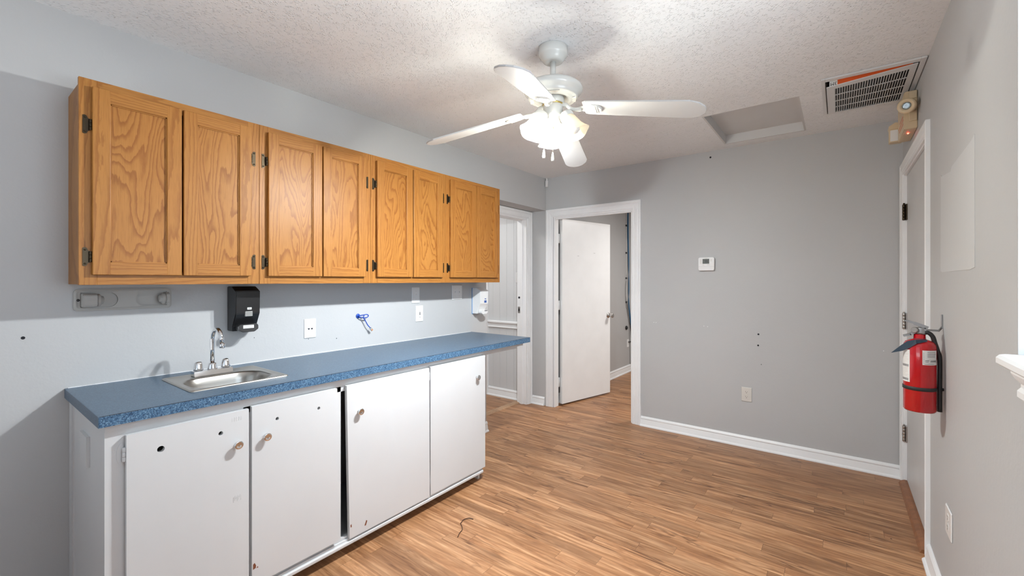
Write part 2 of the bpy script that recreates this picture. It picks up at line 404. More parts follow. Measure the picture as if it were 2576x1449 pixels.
def text_mesh(name, body, size, mat, parent, mtx, ext=.0004):
    cu = bpy.data.curves.new(name, 'FONT'); cu.body = body; cu.size = size; cu.extrude = ext; cu.align_x = 'CENTER'; cu.align_y = 'CENTER'
    t = bpy.data.objects.new('tmp', cu); COL.objects.link(t)
    dg = bpy.context.evaluated_depsgraph_get(); me = bpy.data.meshes.new_from_object(t.evaluated_get(dg))
    bpy.data.objects.remove(t); me.name = name
    mt = Matrix.Translation(-offset_of(parent)) @ mtx
    me.transform(mt); me.materials.clear(); me.materials.append(M[mat])
    o = bpy.data.objects.new(name, me); COL.objects.link(o); o.parent = parent
    return o
# wall frames: local (a, b, n) -> world. L = left wall (x=0, faces +x, a along y), B = back wall (y=0, faces -y, a along x), R = right wall (x=2.87, faces -x, a along y)
CX, CY = 2.87, 0.0
mapL = lambda a, b_, n: (n, a, b_)
mapB = lambda a, b_, n: (a, -n, b_)
mapR = lambda a, b_, n: (CX-n, a, b_)
def mbox(bm, mp, a0, a1, b0, b1, n0, n1, mi=0, r=0):
    p = mp(a0, b0, n0); q = mp(a1, b1, n1)
    c = [sorted((p[i], q[i])) for i in range(3)]
    if r: bbox(bm, *c[0], *c[1], *c[2], r, mi)
    else: box(bm, *c[0], *c[1], *c[2], mi)

H = 2.445; FRONT = -5.4
# ------------------------------------------------------------------ structure
bm = Bm(); box(bm, -1.75, 3.15, FRONT-.1, 2.5, -.06, 0); struct('floor', bm, 'floor')
# ceiling with hatch and vent openings
HX0, HX1, HY0, HY1 = 1.787, 2.332, -.868, -.133
VX0, VX1, VY0, VY1 = 2.462, 2.845, -1.015, -.455
bm = Bm(); plate(bm, rect(-1.75, 3.0, FRONT-.1, 2.5), [rect(HX0, HX1, HY0, HY1), rect(VX0, VX1, VY0, VY1)], lambda a, b_, n: (a, b_, H+n), .07)
ceil = struct('ceiling', bm, 'ceiling')
bm = Bm(); box(bm, HX0-.03, HX1+.03, HY0-.03, HY1+.03, H+.066, H+.09)
for (x0, x1, y0, y1) in ((HX0, HX0+.012, HY0, HY1), (HX1-.012, HX1, HY0, HY1), (HX0+.012, HX1-.012, HY1-.012, HY1), (HX0+.012, HX1-.012, HY0, HY0+.012)):
    box(bm, x0, x1, y0, y1, H-.001, H+.066)
h = obj('attic_hatch', bm, 'hatch'); tag(h, 'recessed white attic access hatch in the textured ceiling', 'hatch')
# left wall: main stretch, header over the recess, and the recessed doorway wall
bm = Bm(); box(bm, -.187, 0, FRONT, -.99, 0, H); box(bm, -.187, 0, -.99, 0, 2.10, H)
wl = struct('wall_left', bm, 'wall')
bm = Bm(); box(bm, -.307, -.187, FRONT, -.90, 0, H); box(bm, -.307, -.187, -.90, -.085, 2.02, H); box(bm, -.307, -.187, -.085, 0, 0, H)
struct('wall_recess', bm, 'wall')
bm = Bm(); plate(bm, rect(-1.75, 2.99, 0, H), [], lambda a, b_, n: (a, n, b_), .001); bm.free()
bm = Bm()
OX0, OX1, OZ = .098, .972, 2.022
plate(bm, [(-1.75, 0), (OX0, 0), (OX0, OZ), (OX1, OZ), (OX1, 0), (2.99, 0), (2.99, H), (-1.75, H)], [], lambda a, b_, n: (a, n, b_), .075)
wb = struct('wall_back', bm, 'wall')
# right wall with window and door openings
WY0, WY1, WZ0, WZ1 = -3.75, -2.352, 1.168, 2.12
DY0, DY1, DZ = -1.022, -.085, 2.052
bm = Bm(); plate(bm, [(FRONT, 0), (DY0, 0), (DY0, DZ), (DY1, DZ), (DY1, 0), (0, 0), (0, H), (FRONT, H)], [rect(WY0, WY1, WZ0, WZ1)], lambda a, b_, n: (CX+n, a, b_), .13)
wr = struct('wall_right', bm, 'wall')
# wall behind the camera, with an unseen window added for daylight fill
bm = Bm(); plate(bm, rect(-.187, 3.0, 0, H), [rect(.35, 2.55, .62, 2.15)], lambda a, b_, n: (a, FRONT-n, b_), .12)
struct('wall_front', bm, 'wall')
# hall and far room shells
bm = Bm(); box(bm, -1.75, -1.65, -2.1, 0, 0, H); box(bm, -1.65, -.307, -2.1, -2.0, 0, H); struct('wall_hall', bm, 'panelwall')
bm = Bm(); box(bm, -.06, .037, .075, 2.5, 0, H); box(bm, .037, 3.0, 2.36, 2.5, 0, H); box(bm, 2.9, 3.0, .075, 2.36, 0, H); struct('wall_far', bm, 'wall')
# hall panelling: grooved boards above and below the chair rail
bm = Bm()
x = -1.65
while x < -.31:
    x1 = min(x+.102, -.308); box(bm, x+.0012, x1-.0008, -.0065, 0, 0, H); x = x1
box(bm, -1.65, -.308, -.004, 0, 0, H)
struct('wall_panelling', bm, 'panelwall')
def prof_run(bm, prof, mp, a0, a1, b0=0):
    """extrude a (n, b) profile along a"""
    A = [bm.verts.new(mp(a0, b0+p[1], p[0])) for p in prof]; B_ = [bm.verts.new(mp(a1, b0+p[1], p[0])) for p in prof]; n = len(prof)
    bm.faces.new(A); bm.faces.new(list(reversed(B_)))
    for i in range(n): bm.faces.new((A[i], B_[i], B_[(i+1) % n], A[(i+1) % n]))
BB = [(0, 0), (.030, 0), (.030, .008), (.024, .015), (.019, .018), (.017, .030), (.012, .056), (.010, .062), (.014, .067), (.014, .074), (.009, .082), (.004, .088), (0, .088)]
bm = Bm(); prof_run(bm, BB, mapB, 1.048, CX-.001); struct('baseboard_back', bm, 'trim')
bm = Bm(); prof_run(bm, BB, mapB, -.186, -.012); struct('baseboard_recess', bm, 'trim')
bm = Bm(); prof_run(bm, BB, mapL, -1.70, -.985); struct('baseboard_left', bm, 'trim')
bm = Bm(); prof_run(bm, BB, mapR, FRONT+.001, -1.092); struct('baseboard_right', bm, 'trim')
bm = Bm(); prof_run(bm, [(p[0], p[1]*1.15) for p in BB], lambda a, b_, n: (a, -.008-n, b_), -.795, -.308); struct('baseboard_hall', bm, 'trim')
bm = Bm(); prof_run(bm, [(p[0], p[1]*1.15) for p in BB], lambda a, b_, n: (.037+n, a, b_), .125, 2.36); struct('baseboard_far', bm, 'trim')
CR = [(0, 0), (.012, 0), (.016, .006), (.012, .018), (.012, .04), (.022, .052), (.030, .060), (.030, .072), (.020, .078), (0, .082)]
bm = Bm(); prof_run(bm, CR, lambda a, b_, n: (a, -.008-n, b_), -.795, -.308, .80); struct('trim_1', bm, 'trim', label='white chair rail on the hall panelling')
bm = Bm(); box(bm, -.90, -.797, -.030, -.001, 0, 2.1); struct('trim_2', bm, 'trim')
def casing(bm, mp, a0, a1, ztop, w=.078, z0=0, flip=False):
    prof = [(0, 0), (0, .010), (.006, .013), (.012, .010), (.020, .010), (.030, .014), (.048, .016), (.056, .013), (.062, .018), (w-.004, .019), (w, .016), (w, 0)]
    loops = []
    for (sa, base, zz) in ((-1, a0, None), (-1, a0, 1), (1, a1, 1), (1, a1, None)):
        loops.append([mp(base+sa*p[0], z0 if zz is None else ztop+p[0], p[1]) for p in prof])
    rings(bm, loops, True, True, True, 0, False)
# back doorway: casing, jambs, stop
bm = Bm(); casing(bm, mapB, OX0-.006, OX1-.003, OZ-.002, .082); struct('trim_3', bm, 'trim', label='white casing round the back doorway')
bm = Bm()
J = .014
box(bm, OX0, OX0+J, -.001, .077, 0, OZ-J); box(bm, OX1-J, OX1, -.001, .077, 0, OZ-J); box(bm, OX0, OX1, -.001, .077, OZ-J, OZ)
box(bm, OX1-J-.011, OX1-J, .015, .040, 0, OZ-J); box(bm, OX0+J, OX1-J, .015, .040, OZ-J-.011, OZ-J)
struct('trim_4', bm, 'trim')
# recessed doorway: casing and jamb with strike plates
mapRec = lambda a, b_, n: (-.187+n, a, b_)
bm = Bm(); casing(bm, mapRec, -.902, -.083, 2.018, .078); struct('trim_5', bm, 'trim', label='white casing round the left doorway')
bm = Bm(); box(bm, -.309, -.186, -.101, -.085, 0, 2.004); box(bm, -.309, -.186, -.90, -.085, 2.004, 2.02); box(bm, -.309, -.186, -.90, -.884, 0, 2.004)
box(bm, -.262, -.232, -.111, -.101, 0, 2.004)
tj = struct('trim_6', bm, 'trim')
bm = Bm(); box(bm, -.297, -.268, -.1035, -.101, .99, 1.06); struct('latch_plate', bm, 'satin', tj, 'small steel latch plate')
bm = Bm(); box(bm, -.290, -.274, -.1045, -.1035, 1.01, 1.04); struct('latch_slot', bm, 'darkhole', tj)
bm = Bm(); lathe(bm, [(.012, 0), (.012, .003)], (-.281, -.101, 1.16), (0, -1, 0), 16); struct('bolt_hole', bm, 'darkhole', tj)
# threshold strips
bm = Bm(); prism(bm, [(-.352, 0), (-.345, .009), (-.315, .012), (-.285, .009), (-.278, 0)], 'y', -.90, -.09); t_ = obj('threshold_strip', bm, 'strip'); tag(t_, 'pale wooden transition strip on the floor of the left doorway', 'threshold')
# door in the right wall --------------------------------------
dr = bpy.data.objects.new('door_1', None); COL.objects.link(dr); dr.location = (CX, -.55, 0); dr['kind'] = 'structure'
bm = Bm(); bbox(bm, CX+.012, CX+.050, DY0+.004, DY1-.004, .028, DZ-.010, .0015); obj('door_leaf', bm, 'greydoor', dr)
bm = Bm(); casing(bm, mapR, DY0, DY1, DZ, .070); obj('casing', bm, 'trim', dr)
bm = Bm(); box(bm, CX, CX+.13, DY0-.02, DY0+.003, 0, DZ); box(bm, CX, CX+.13, DY1-.003, DY1+.02, 0, DZ); box(bm, CX, CX+.13, DY0-.02, DY1+.02, DZ-.008, DZ+.02)
box(bm, CX+.055, CX+.07, DY0, DY1, 0, DZ); obj('door_frame', bm, 'trim', dr)
for z in (1.80, 1.08, .335):
    bm = Bm()
    for k in range(5):
        lathe(bm, [(.0075, 0), (.0085, .002), (.0085, .0185), (.0075, .0205)], (CX-.004, DY1-.010, z-.052+k*.0208), n=14)
    lathe(bm, [(.004, 0), (.006, .004), (.003, .010)], (CX-.004, DY1-.010, z+.052), n=10)
    box(bm, CX+.004, CX+.0125, DY1-.035, DY1-.004, z-.052, z+.052)
    o = obj('hinge', bm, 'bronze' if z > 1.5 else 'satin', dr)
bm = Bm(); prism(bm, [(CX-.030, 0), (CX-.022, .016), (CX+.0, .026), (CX+.05, .026), (CX+.05, 0)], 'y', DY0+.001, DY1-.001)
t_ = obj('door_threshold', bm, 'brownstrip'); tag(t_, 'brown wooden sill strip under the door in the right wall', 'threshold')
# door leaf of the back doorway --------------------------------
dl = bpy.data.objects.new('door_2', None); COL.objects.link(dl); dl.location = (.118, .098, 0); dl['kind'] = 'structure'
ang = math.atan2(.79, .205); D = Vector((cos(ang), sin(ang), 0)); Nn = Vector((sin(ang), -cos(ang), 0))   # Nn points into the room
Mx = Matrix(((D.x, Nn.x, 0, .148), (D.y, Nn.y, 0, .098), (0, 0, 1, 0), (0, 0, 0, 1)))
t = Bm(); bbox(t, 0, .800, -.036, 0, .018, 2.012, .0015); bm = Bm(); merge(bm, t, 0, Mx); obj('door_leaf', bm, 'door', dl)
# keep hinge line at the far corner of the jamb
for z in (1.80, 1.08, .25):
    bm = Bm(); t = Bm(); box(t, -.0016, .0, -.034, -.002, z-.05, z+.05); merge(bm, t, 0, Mx)
    box(bm, OX0+J, OX0+J+.002, .040, .078, z-.05, z+.05)
    lathe(bm, [(.006, 0), (.006, .1)], (.1135, .0905, z-.05), n=12)
    obj('hinge', bm, 'trim', dl)
for s_ in (1,):
    bm = Bm(); c = Mx @ Vector((.765, 0, .935))
    lathe(bm, [(.031, 0), (.031, .004), (.024, .008), (.012, .010), (.011, .028), (.020, .036), (.025, .044), (.0255, .066), (.022, .070), (.010, .068)], c, Nn, 28)
    obj('door_knob', bm, 'satin', dl)
bm = Bm(); c = Mx @ Vector((.765, -.036, .935)); lathe(bm, [(.031, 0), (.031, .004), (.012, .010), (.011, .028), (.025, .044), (.0255, .066), (.010, .068)], c, -Nn, 24); obj('door_knob', bm, 'satin', dl)
bm = Bm()
for (a, z) in ((.25, 1.62), (.52, 1.66)):
    t = Bm(); box(t, a-.014, a+.014, 0, .0006, z-.004, z+.003); merge(bm, t, 0, Mx)
obj('adhesive_mark', bm, 'smudge', dl)
# window in the right wall -------------------------------------
w1 = bpy.data.objects.new('window_1', None); COL.objects.link(w1); w1.location = (CX, -3.05, WZ0); w1['kind'] = 'structure'
bm = Bm()
for (a0, a1, b0, b1) in ((WY0, WY0+.04, WZ0, WZ1), (WY1-.04, WY1, WZ0, WZ1), (WY0+.04, WY1-.04, WZ0, WZ0+.04), (WY0+.04, WY1-.04, WZ1-.04, WZ1), (WY0+.04, WY1-.04, 1.62, 1.655)):
    box(bm, CX+.085, CX+.12, a0, a1, b0, b1)
obj('window_frame', bm, 'trim', w1)
bm = Bm(); box(bm, CX+.100, CX+.104, WY0+.03, WY1-.03, WZ0+.03, WZ1-.03); obj('window_pane', bm, 'glass', w1)
bm = Bm(); box(bm, CX+.0005, CX+.13, WY1-.004, WY1-.0005, WZ0, WZ1-.0005); box(bm, CX+.0005, CX+.13, WY0+.0005, WY0+.004, WZ0, WZ1-.0005); box(bm, CX+.0005, CX+.13, WY0, WY1, WZ1-.004, WZ1-.0005); obj('reveal_lining', bm, 'trim', w1)
bm = Bm(); SP = [(2.835, 1.141), (2.829, 1.147), (2.829, 1.160), (2.835, 1.167), (2.845, 1.169), (CX+.085, 1.169), (CX+.085, 1.1625), (2.8695, 1.1625), (2.8695, 1.141)]
prism(bm, SP, 'y', -3.9, -2.375)
AP = [(2.8695, 1.141), (2.842, 1.141), (2.842, 1.132), (2.848, 1.120), (2.858, 1.108), (2.858, 1.100), (2.852, 1.092), (2.852, 1.078), (2.862, 1.068), (2.8695, 1.066)]
prism(bm, AP, 'y', -3.86, -2.43); obj('window_sill', bm, 'trim', w1)
# unseen rear window, assumed behind the camera to let in fill light
w2 = bpy.data.objects.new('unseen_window', None); COL.objects.link(w2); w2.location = (1.45, FRONT, .62); w2['kind'] = 'structure'
bm = Bm()
for (a0, a1, b0, b1) in ((.35, .40, .62, 2.15), (2.50, 2.55, .62, 2.15), (.4, 2.5, .62, .67), (.4, 2.5, 2.10, 2.15), (1.43, 1.47, .67, 2.10), (.4, 1.43, 1.38, 1.42), (1.47, 2.5, 1.38, 1.42)):
    box(bm, a0, a1, FRONT-.10, FRONT-.06, b0, b1)
obj('window_frame', bm, 'trim', w2)
bm = Bm(); box(bm, .38, 2.52, FRONT-.082, FRONT-.078, .64, 2.13); obj('window_pane', bm, 'glass', w2)
bm = Bm(); box(bm, .30, 2.60, FRONT-.10, FRONT+.03, .60, .62); obj('window_sill', bm, 'trim', w2)
# paint patch and wall blemishes -----------------------------------
bm = Bm(); prism(bm, [(-1.365, 1.80), (-1.385, 1.79), (-1.57, 1.775), (-1.585, 1.79), (-1.90, 1.812), (-1.938, 1.822), (-1.941, 1.392), (-1.88, 1.386), (-1.39, 1.384), (-1.362, 1.39)], 'x', CX-.0012, CX)
obj('paint_patch', bm, 'patch', wr)
def wall_hole(mp, a, b_, r, parent, name='screw_hole', mt='darkhole', n=12):
    bm = Bm(); plate(bm, circ(a, b_, r, n), [], mp, .0008); obj(name, bm, mt, parent)
for a, b_, r in ((1.652, 2.393, .008), (2.009, .918, .007), (2.007, .829, .007), (2.029, .679, .003)): wall_hole(mapB, a, b_, r, wb)
for a, b_, r in ((-3.75, 1.127, .006), (-2.92, 1.04, .002), (-2.44, .985, .0028), (-2.62, 1.0, .002), (-3.06, 1.335, .003)): wall_hole(mapL, a, b_, r, wl)
for a, b_ in ((1.17, .965), (1.19, .964), (1.60, .958), (1.63, .955), (2.77, .86)): wall_hole(mapB, a, b_, .003, wb, 'bare_fleck', 'trim', 6)

# ------------------------------------------------------------------ upper oak cabinets
def cab_hinge(y, z, side, xf):
    """side +1: hinge plate lies on the +y side of the barrel"""
    bm = Bm(); h = .034
    pl = [(y, z-h*.62), (y+side*.006, z-h*.72), (y+side*.010, z-h), (y+side*.016, z-h*1.06), (y+side*.021, z-h), (y+side*.021, z+h), (y+side*.016, z+h*1.06), (y+side*.010, z+h), (y+side*.006, z+h*.72), (y, z+h*.62)]
    prism(bm, pl, 'x', xf, xf+.0022)
    for k in range(3): lathe(bm, [(.0038, 0), (.0042, .002), (.0042, .0115), (.0038, .0135)], (xf+.009, y, z-.021+k*.014), n=10)
    for dz in (-h*.78, h*.78): lathe(bm, [(.0036, 0), (.0030, .0022), (.001, .003)], (xf+.002, y+side*.0145, z+dz), (1, 0, 0), 10)
    box(bm, xf+.002, xf+.009, y-.002, y+.002, z-.018, z+.018)
    return bm
CABS = ((-3.629, 'leftmost oak wall cabinet, above the grey towel holder, with its side panel showing'),
        (-2.989, 'second oak wall cabinet from the left, just right of the black soap dispenser'),
        (-2.349, 'third oak wall cabinet from the left, above the blue network cable'),
        (-1.713, 'rightmost oak wall cabinet, above the white soap dispenser and next to the doorway'))
XF = .225; Z0, Z1 = 1.332, 2.122
for i, (y0, lab) in enumerate(CABS):
    y1 = (CABS[i+1][0] if i < 3 else -1.078)
    T = thing('wall_cabinet', (XF/2, (y0+y1)/2, Z0), lab, 'cabinet', 'oak wall cabinets above the counter')
    g = .0006
    bm = Bm(); box(bm, .0006, XF-.019, y0+g+.002, y0+.014, Z0+.002, Z1-.022, 0); box(bm, .0006, XF-.019, y1-.014, y1-g-.002, Z0+.002, Z1-.022, 0)
    box(bm, .001, XF-.019, y0+.014, y1-.014, Z0+.012, Z0+.026, 0); box(bm, .001, XF-.019, y0+.014, y1-.014, Z1-.036, Z1-.022, 0); box(bm, .001, .008, y0+.014, y1-.014, Z0+.026, Z1-.036, 0)
    obj('carcass', bm, 'oak_side', T)
    sw = .052; bm = Bm()
    for a, b_ in ((y0+g, y0+sw), (y1-sw, y1-g)): bbox(bm, XF-.019, XF, a, b_, Z0, Z1, .0009, 0, 1)
    for a, b_ in ((Z0, Z0+.052), (Z1-.052, Z1)): bbox(bm, XF-.019, XF-.0003, y0+sw, y1-sw, a, b_, .0006, 1, 1)
    obj('face_frame', bm, ['oak_v', 'oak_h'], T)
    w = y1-y0
    for k, (a, b_) in enumerate(((y0+.036, y0+.318*w/.64), (y0+.325*w/.64, y0+.597*w/.64))):
        zb, zt = 1.371, 2.091; x0, x1 = XF+.001, XF+.020; s = .052; bm = Bm()
        for (ya, yb) in ((a, a+s), (b_-s, b_)): bbox(bm, x0, x1, ya, yb, zb, zt, .0022, 0, 2)
        for (za, zz) in ((zb, zb+.050), (zt-.052, zt)): bbox(bm, x0+.0004, x1-.0003, a+s-.002, b_-s+.002, za, zz, .0016, 1, 2)
        # small ogee bead round the panel
        for (ya, yb, za, zz) in ((a+s-.001, a+s+.004, zb+.05, zt-.052), (b_-s-.004, b_-s+.001, zb+.05, zt-.052)): box(bm, x0+.006, x1-.0055, ya, yb, za, zz, 0)
        for (za, zz) in ((zb+.049, zb+.054), (zt-.056, zt-.051)): box(bm, x0+.006, x1-.0055, a+s, b_-s, za, zz, 1)
        d = obj('door', bm, ['oak_v', 'oak_h'], T)
        bm = Bm(); box(bm, x0+.004, x1-.010, a+s-.001, b_-s+.001, zb+.049, zt-.051); obj('door_panel', bm, 'oak_panel', d)
        yh, sd = ((a-.004, -1) if k == 0 else (b_+.004, 1))
        for z in (1.945, 1.44): obj('hinge', cab_hinge(yh, z, sd, XF), 'bronze', d)

# ------------------------------------------------------------------ base cabinet
BY0, BY1 = -3.618, -1.722; BX = .583
B = thing('base_cabinet', (.29, (BY0+BY1)/2, 0), 'long white painted base cabinet with four slab doors under the blue counter', 'cabinet')
bm = Bm()
box(bm, .001, BX-.02, BY0, BY0+.018, 0, .871); box(bm, .001, BX-.02, BY1-.018, BY1, 0, .871)
box(bm, .001, .012, BY0+.018, BY1-.018, .05, .871); box(bm, .012, BX-.02, BY0+.018, BY1-.018, .05, .066); box(bm, .47, .488, BY0+.018, BY1-.018, 0, .05)
box(bm, .001, .055, BY0-.006, BY0, 0, .871); box(bm, .058, .066, BY0-.004, BY0, 0, .871)
obj('carcass', bm, 'cabwhite', B)
bm = Bm()
box(bm, BX-.02, BX, BY0, -3.566, 0.02, .871); box(bm, BX-.02, BX, -3.566, BY1, .808, .871); box(bm, BX-.02, BX, -3.566, BY1, .05, .092)
for a, b_ in ((-3.20, -3.165), (-2.815, -2.768), (-2.225, -2.19), (BY1-.03, BY1)): box(bm, BX-.02, BX, a, b_, .092, .832)
box(bm, BX, BX+.006, BY0, BY1+.0, .848, .871)
obj('face_frame', bm, 'cabwhite', B)
bm = Bm(); bbox(bm, BX+.001, BX+.020, BY0, BY1-.004, .050, .070, .006, 0, 3); bbox(bm, BX+.001, BX+.009, BY0, BY1-.006, .069, .080, .002); obj('base_moulding', bm, 'cabwhite', B)
bm = Bm(); box(bm, .24, .36, BY0-.010, BY0-.0002, .675, .785); 
for k in range(12): box(bm, .236+random.random()*.002, .241, BY0-.0105, BY0, .678+k*.0088, .682+k*.0088)
obj('cover_plate', bm, 'cabwhite', B)
DOORS = [(-3.567, -3.188, .078, .827, [(-3.474, .753, .011), (-3.288, .756, .008)], (-3.232, .698), 'L', (0, 0)),
         (-3.176, -2.799, .100, .833, [(-3.076, .759, .007), (-2.891, .760, .007)], (-3.124, .699), 'R', (0, 0)),
         (-2.745, -2.216, .081, .835, [], (-2.682, .697), 'R', (0, 0)),
         (-2.205, -1.712, .086, .840, [], (-1.800, .708), 'L', (0, 0))]
for k, (a, b_, zb, zt, holes, kn, hs, _) in enumerate(DOORS):
    bm = Bm(); ol = rect(a, b_, zb, zt)
    if k == 2: ol = [(a+.012, zb), (b_+.004, zb), (b_, zt), (a-.004, zt)]
    plate(bm, ol, [circ(h[0], h[1], h[2]) for h in holes], lambda p, q, n: (BX+.003+n, p, q), .0185)
    bmesh.ops.recalc_face_normals(bm, faces=bm.faces)
    d = obj('door', bm, 'cabwhite', B)
    fx = BX+.0215
    bm = Bm(); lathe(bm, [(.0075, 0), (.0065, .010), (.0125, .014), (.0160, .017), (.0165, .0215), (.0150, .0235), (.0125, .0238), (.004, .0226)], (fx, kn[0], kn[1]), (1, 0, 0), 32)
    obj('knob', bm, 'chrome', d, )
    ys, sd = ((a-.004, -1) if hs == 'L' else (b_+.0045, 1))
    for z in ((.762, .17), (), (.785, .165), ())[k]:
        bm = Bm(); hl = .040
        pl = [(ys, z-hl*.7)]+[(ys+sd*.018*sin(pi*t_/12), z-hl*cos(pi*t_/12)*1.02) for t_ in range(1, 12)]+[(ys, z+hl*.7)]
        prism(bm, pl, 'x', BX, BX+.0025)
        for q in range(3): lathe(bm, [(.0055, 0), (.006, .002), (.006, .0135), (.0055, .0155)], (BX+.010, ys+.001, z-.024+q*.016), n=12)
        obj('hinge', bm, 'cabwhite', d)
# chips, scuffs
def chip(pts, par, mt='chip'):
    bm = Bm(); prism(bm, pts, 'x', BX+.0214, BX+.0222); obj('paint_chip' if mt == 'chip' else 'scuff_mark', bm, mt, par)
ds = [o for o in B.children if o.name.startswith('door')]
chip([(-3.172, .165), (-3.162, .168), (-3.161, .178), (-3.166, .190), (-3.172, .186)], ds[1]); chip([(-3.160, .166), (-3.152, .165), (-3.154, .171)], ds[1])
chip([(-2.650, .110), (-2.642, .108), (-2.634, .128), (-2.640, .134)], ds[2]); chip([(-2.728, .135), (-2.722, .136), (-2.723, .150), (-2.729, .147)], ds[2])
for k in range(7): chip([(-3.245+k*.0045, .47+.006*(k % 3)), (-3.243+k*.0045, .47+.006*(k % 3)), (-3.2425+k*.0045, .49+.004*(k % 2)), (-3.2445+k*.0045, .49)], ds[0], 'smudge')
for k in range(5): chip([(-3.25+k*.008, .79), (-3.246+k*.008, .79), (-3.245+k*.008, .805), (-3.249+k*.008, .806)], ds[0], 'smudge')

# ------------------------------------------------------------------ countertop
CY0, CY1, CFX, CZ = -3.638, -1.187, .613, .9085
SX0, SX1, SY0, SY1 = .118, .492, -3.352, -2.972
T = thing('countertop', (.3, -2.4, .8715), 'long speckled blue laminate countertop along the left wall', 'countertop')
bm = Bm(); plate(bm, rect(.0008, CFX-.002, CY0+.002, CY1-.002), [rect(SX0+.02, SX1-.02, SY0+.02, SY1-.02)], lambda a, b_, n: (a, b_, .8715+n), CZ-.8715)
obj('worktop', bm, 'lam_top', T)
bm = Bm(); box(bm, CFX-.002, CFX, CY0+.0022, CY1-.0022, .8715, CZ-.0004); obj('front_edge', bm, 'lam_edge', T)
for ya in (CY0, CY1-.002):
    bm = Bm(); box(bm, .0008, CFX, ya, ya+.002, .8715, CZ-.0004); obj('end_edge', bm, 'lam_top', T)
bm = Bm(); box(bm, BX-.03, BX+.003, BY1+.001, -1.33, .838, .871); box(bm, BX-.03, BX-.001, -1.33, -1.24, .850, .871); obj('support_rail', bm, 'cabwhite', B)
bm = Bm(); box(bm, .02, .05, BY1+.001, -1.25, .838, .871); obj('support_rail', bm, 'cabwhite', B)
bm = Bm(); n = 60
for k in range(n):
    a = CY0+.01+k*(CY1-CY0-.02)/n; box(bm, .0008, .003+random.random()*.003, a, a+(CY1-CY0-.02)/n, CZ, CZ+.0015+random.random()*.0015)
obj('caulk_bead', bm, 'trim', T)

# ------------------------------------------------------------------ sink
S = thing('sink', (.305, -3.16, .80), 'small rectangular stainless steel bar sink set in the blue counter', 'sink')
def rr3(x0, x1, y0, y1, r, z, n=8): return [(p[0], p[1], z) for p in rrect(x0, x1, y0, y1, r, n)]
bm = Bm()
bx0, bx1, by0, by1 = .222, .458, -3.318, -3.012
z = CZ
loops = [rr3(SX0, SX1, SY0, SY1, .012, z+.0005), rr3(SX0+.001, SX1-.001, SY0+.001, SY1-.001, .012, z+.0045), rr3(SX0+.004, SX1-.004, SY0+.004, SY1-.004, .011, z+.0060), rr3(SX0+.012, SX1-.012, SY0+.012, SY1-.012, .01, z+.0050), rr3(SX0+.016, SX1-.016, SY0+.016, SY1-.016, .009, z+.0030),
         rr3(bx0-.012, bx1+.010, by0-.012, by1+.012, .085, z+.0030), rr3(bx0-.004, bx1+.004, by0-.004, by1+.004, .085, z+.0015), rr3(bx0, bx1, by0, by1, .085, z-.004), rr3(bx0+.006, bx1-.006, by0+.006, by1-.006, .08, z-.03),
         rr3(bx0+.016, bx1-.016, by0+.016, by1-.016, .075, z-.085), rr3(bx0+.028, bx1-.028, by0+.028, by1-.028, .065, z-.102), rr3(bx0+.05, bx1-.05, by0+.05, by1-.05, .05, z-.108)]
rings(bm, loops, True, False, True); obj('basin', bm, 'steel', S, recalc=False)
bm = Bm(); lathe(bm, [(.028, 0), (.026, .003), (.018, .002), (.016, -.001)], (.34, -3.165, z-.1075), n=28); obj('drain', bm, 'chrome', S)
# faucet
Fx, Fy = .178, -3.175
Fa = thing('faucet', (Fx, Fy, z+.004), 'chrome gooseneck faucet with two knob handles behind the bar sink', 'faucet')
bm = Bm(); prism(bm, [(Fx-.024, z+.0045), (Fx+.026, z+.0045), (Fx+.023, z+.027), (Fx-.021, z+.027)], 'y', Fy-.078, Fy+.078); bmesh.ops.bevel(bm, geom=list(bm.edges), offset=.0015, segments=2, affect='EDGES'); obj('base_plate', bm, 'chrome', Fa)
bm = Bm(); lathe(bm, [(.021, 0), (.020, .006), (.0165, .020), (.0160, .028), (.012, .030)], (Fx, Fy, z+.0265), n=28)
pts = [(Fx, Fy, z+.05), (Fx, Fy, z+.12), (Fx, Fy, z+.165)]
for k in range(1, 13):
    a = pi*k/13; pts.append((Fx+.044-.044*cos(a), Fy+.008*k/13, z+.165+.050*sin(a)))
pts.append((Fx+.089, Fy+.009, z+.150)); tube(bm, pts, .0088, 20)
lathe(bm, [(.0095, 0), (.0115, .003), (.0115, .018), (.0100, .020)], (Fx+.0895, Fy+.009, z+.132), n=24); obj('spout', bm, 'chrome', Fa)
for dy in (-.055, .055):
    bm = Bm(); wob = lambda a, hh: 1-.07*abs(sin(3*a)) if hh > .008 else 1
    lathe(bm, [(.0185, 0), (.0195, .004), (.0190, .012), (.0175, .026), (.0150, .036), (.010, .040), (.002, .041)], (Fx, Fy+dy, z+.0285), n=48, wob=wob)
    obj('handle', bm, 'chrome', Fa)

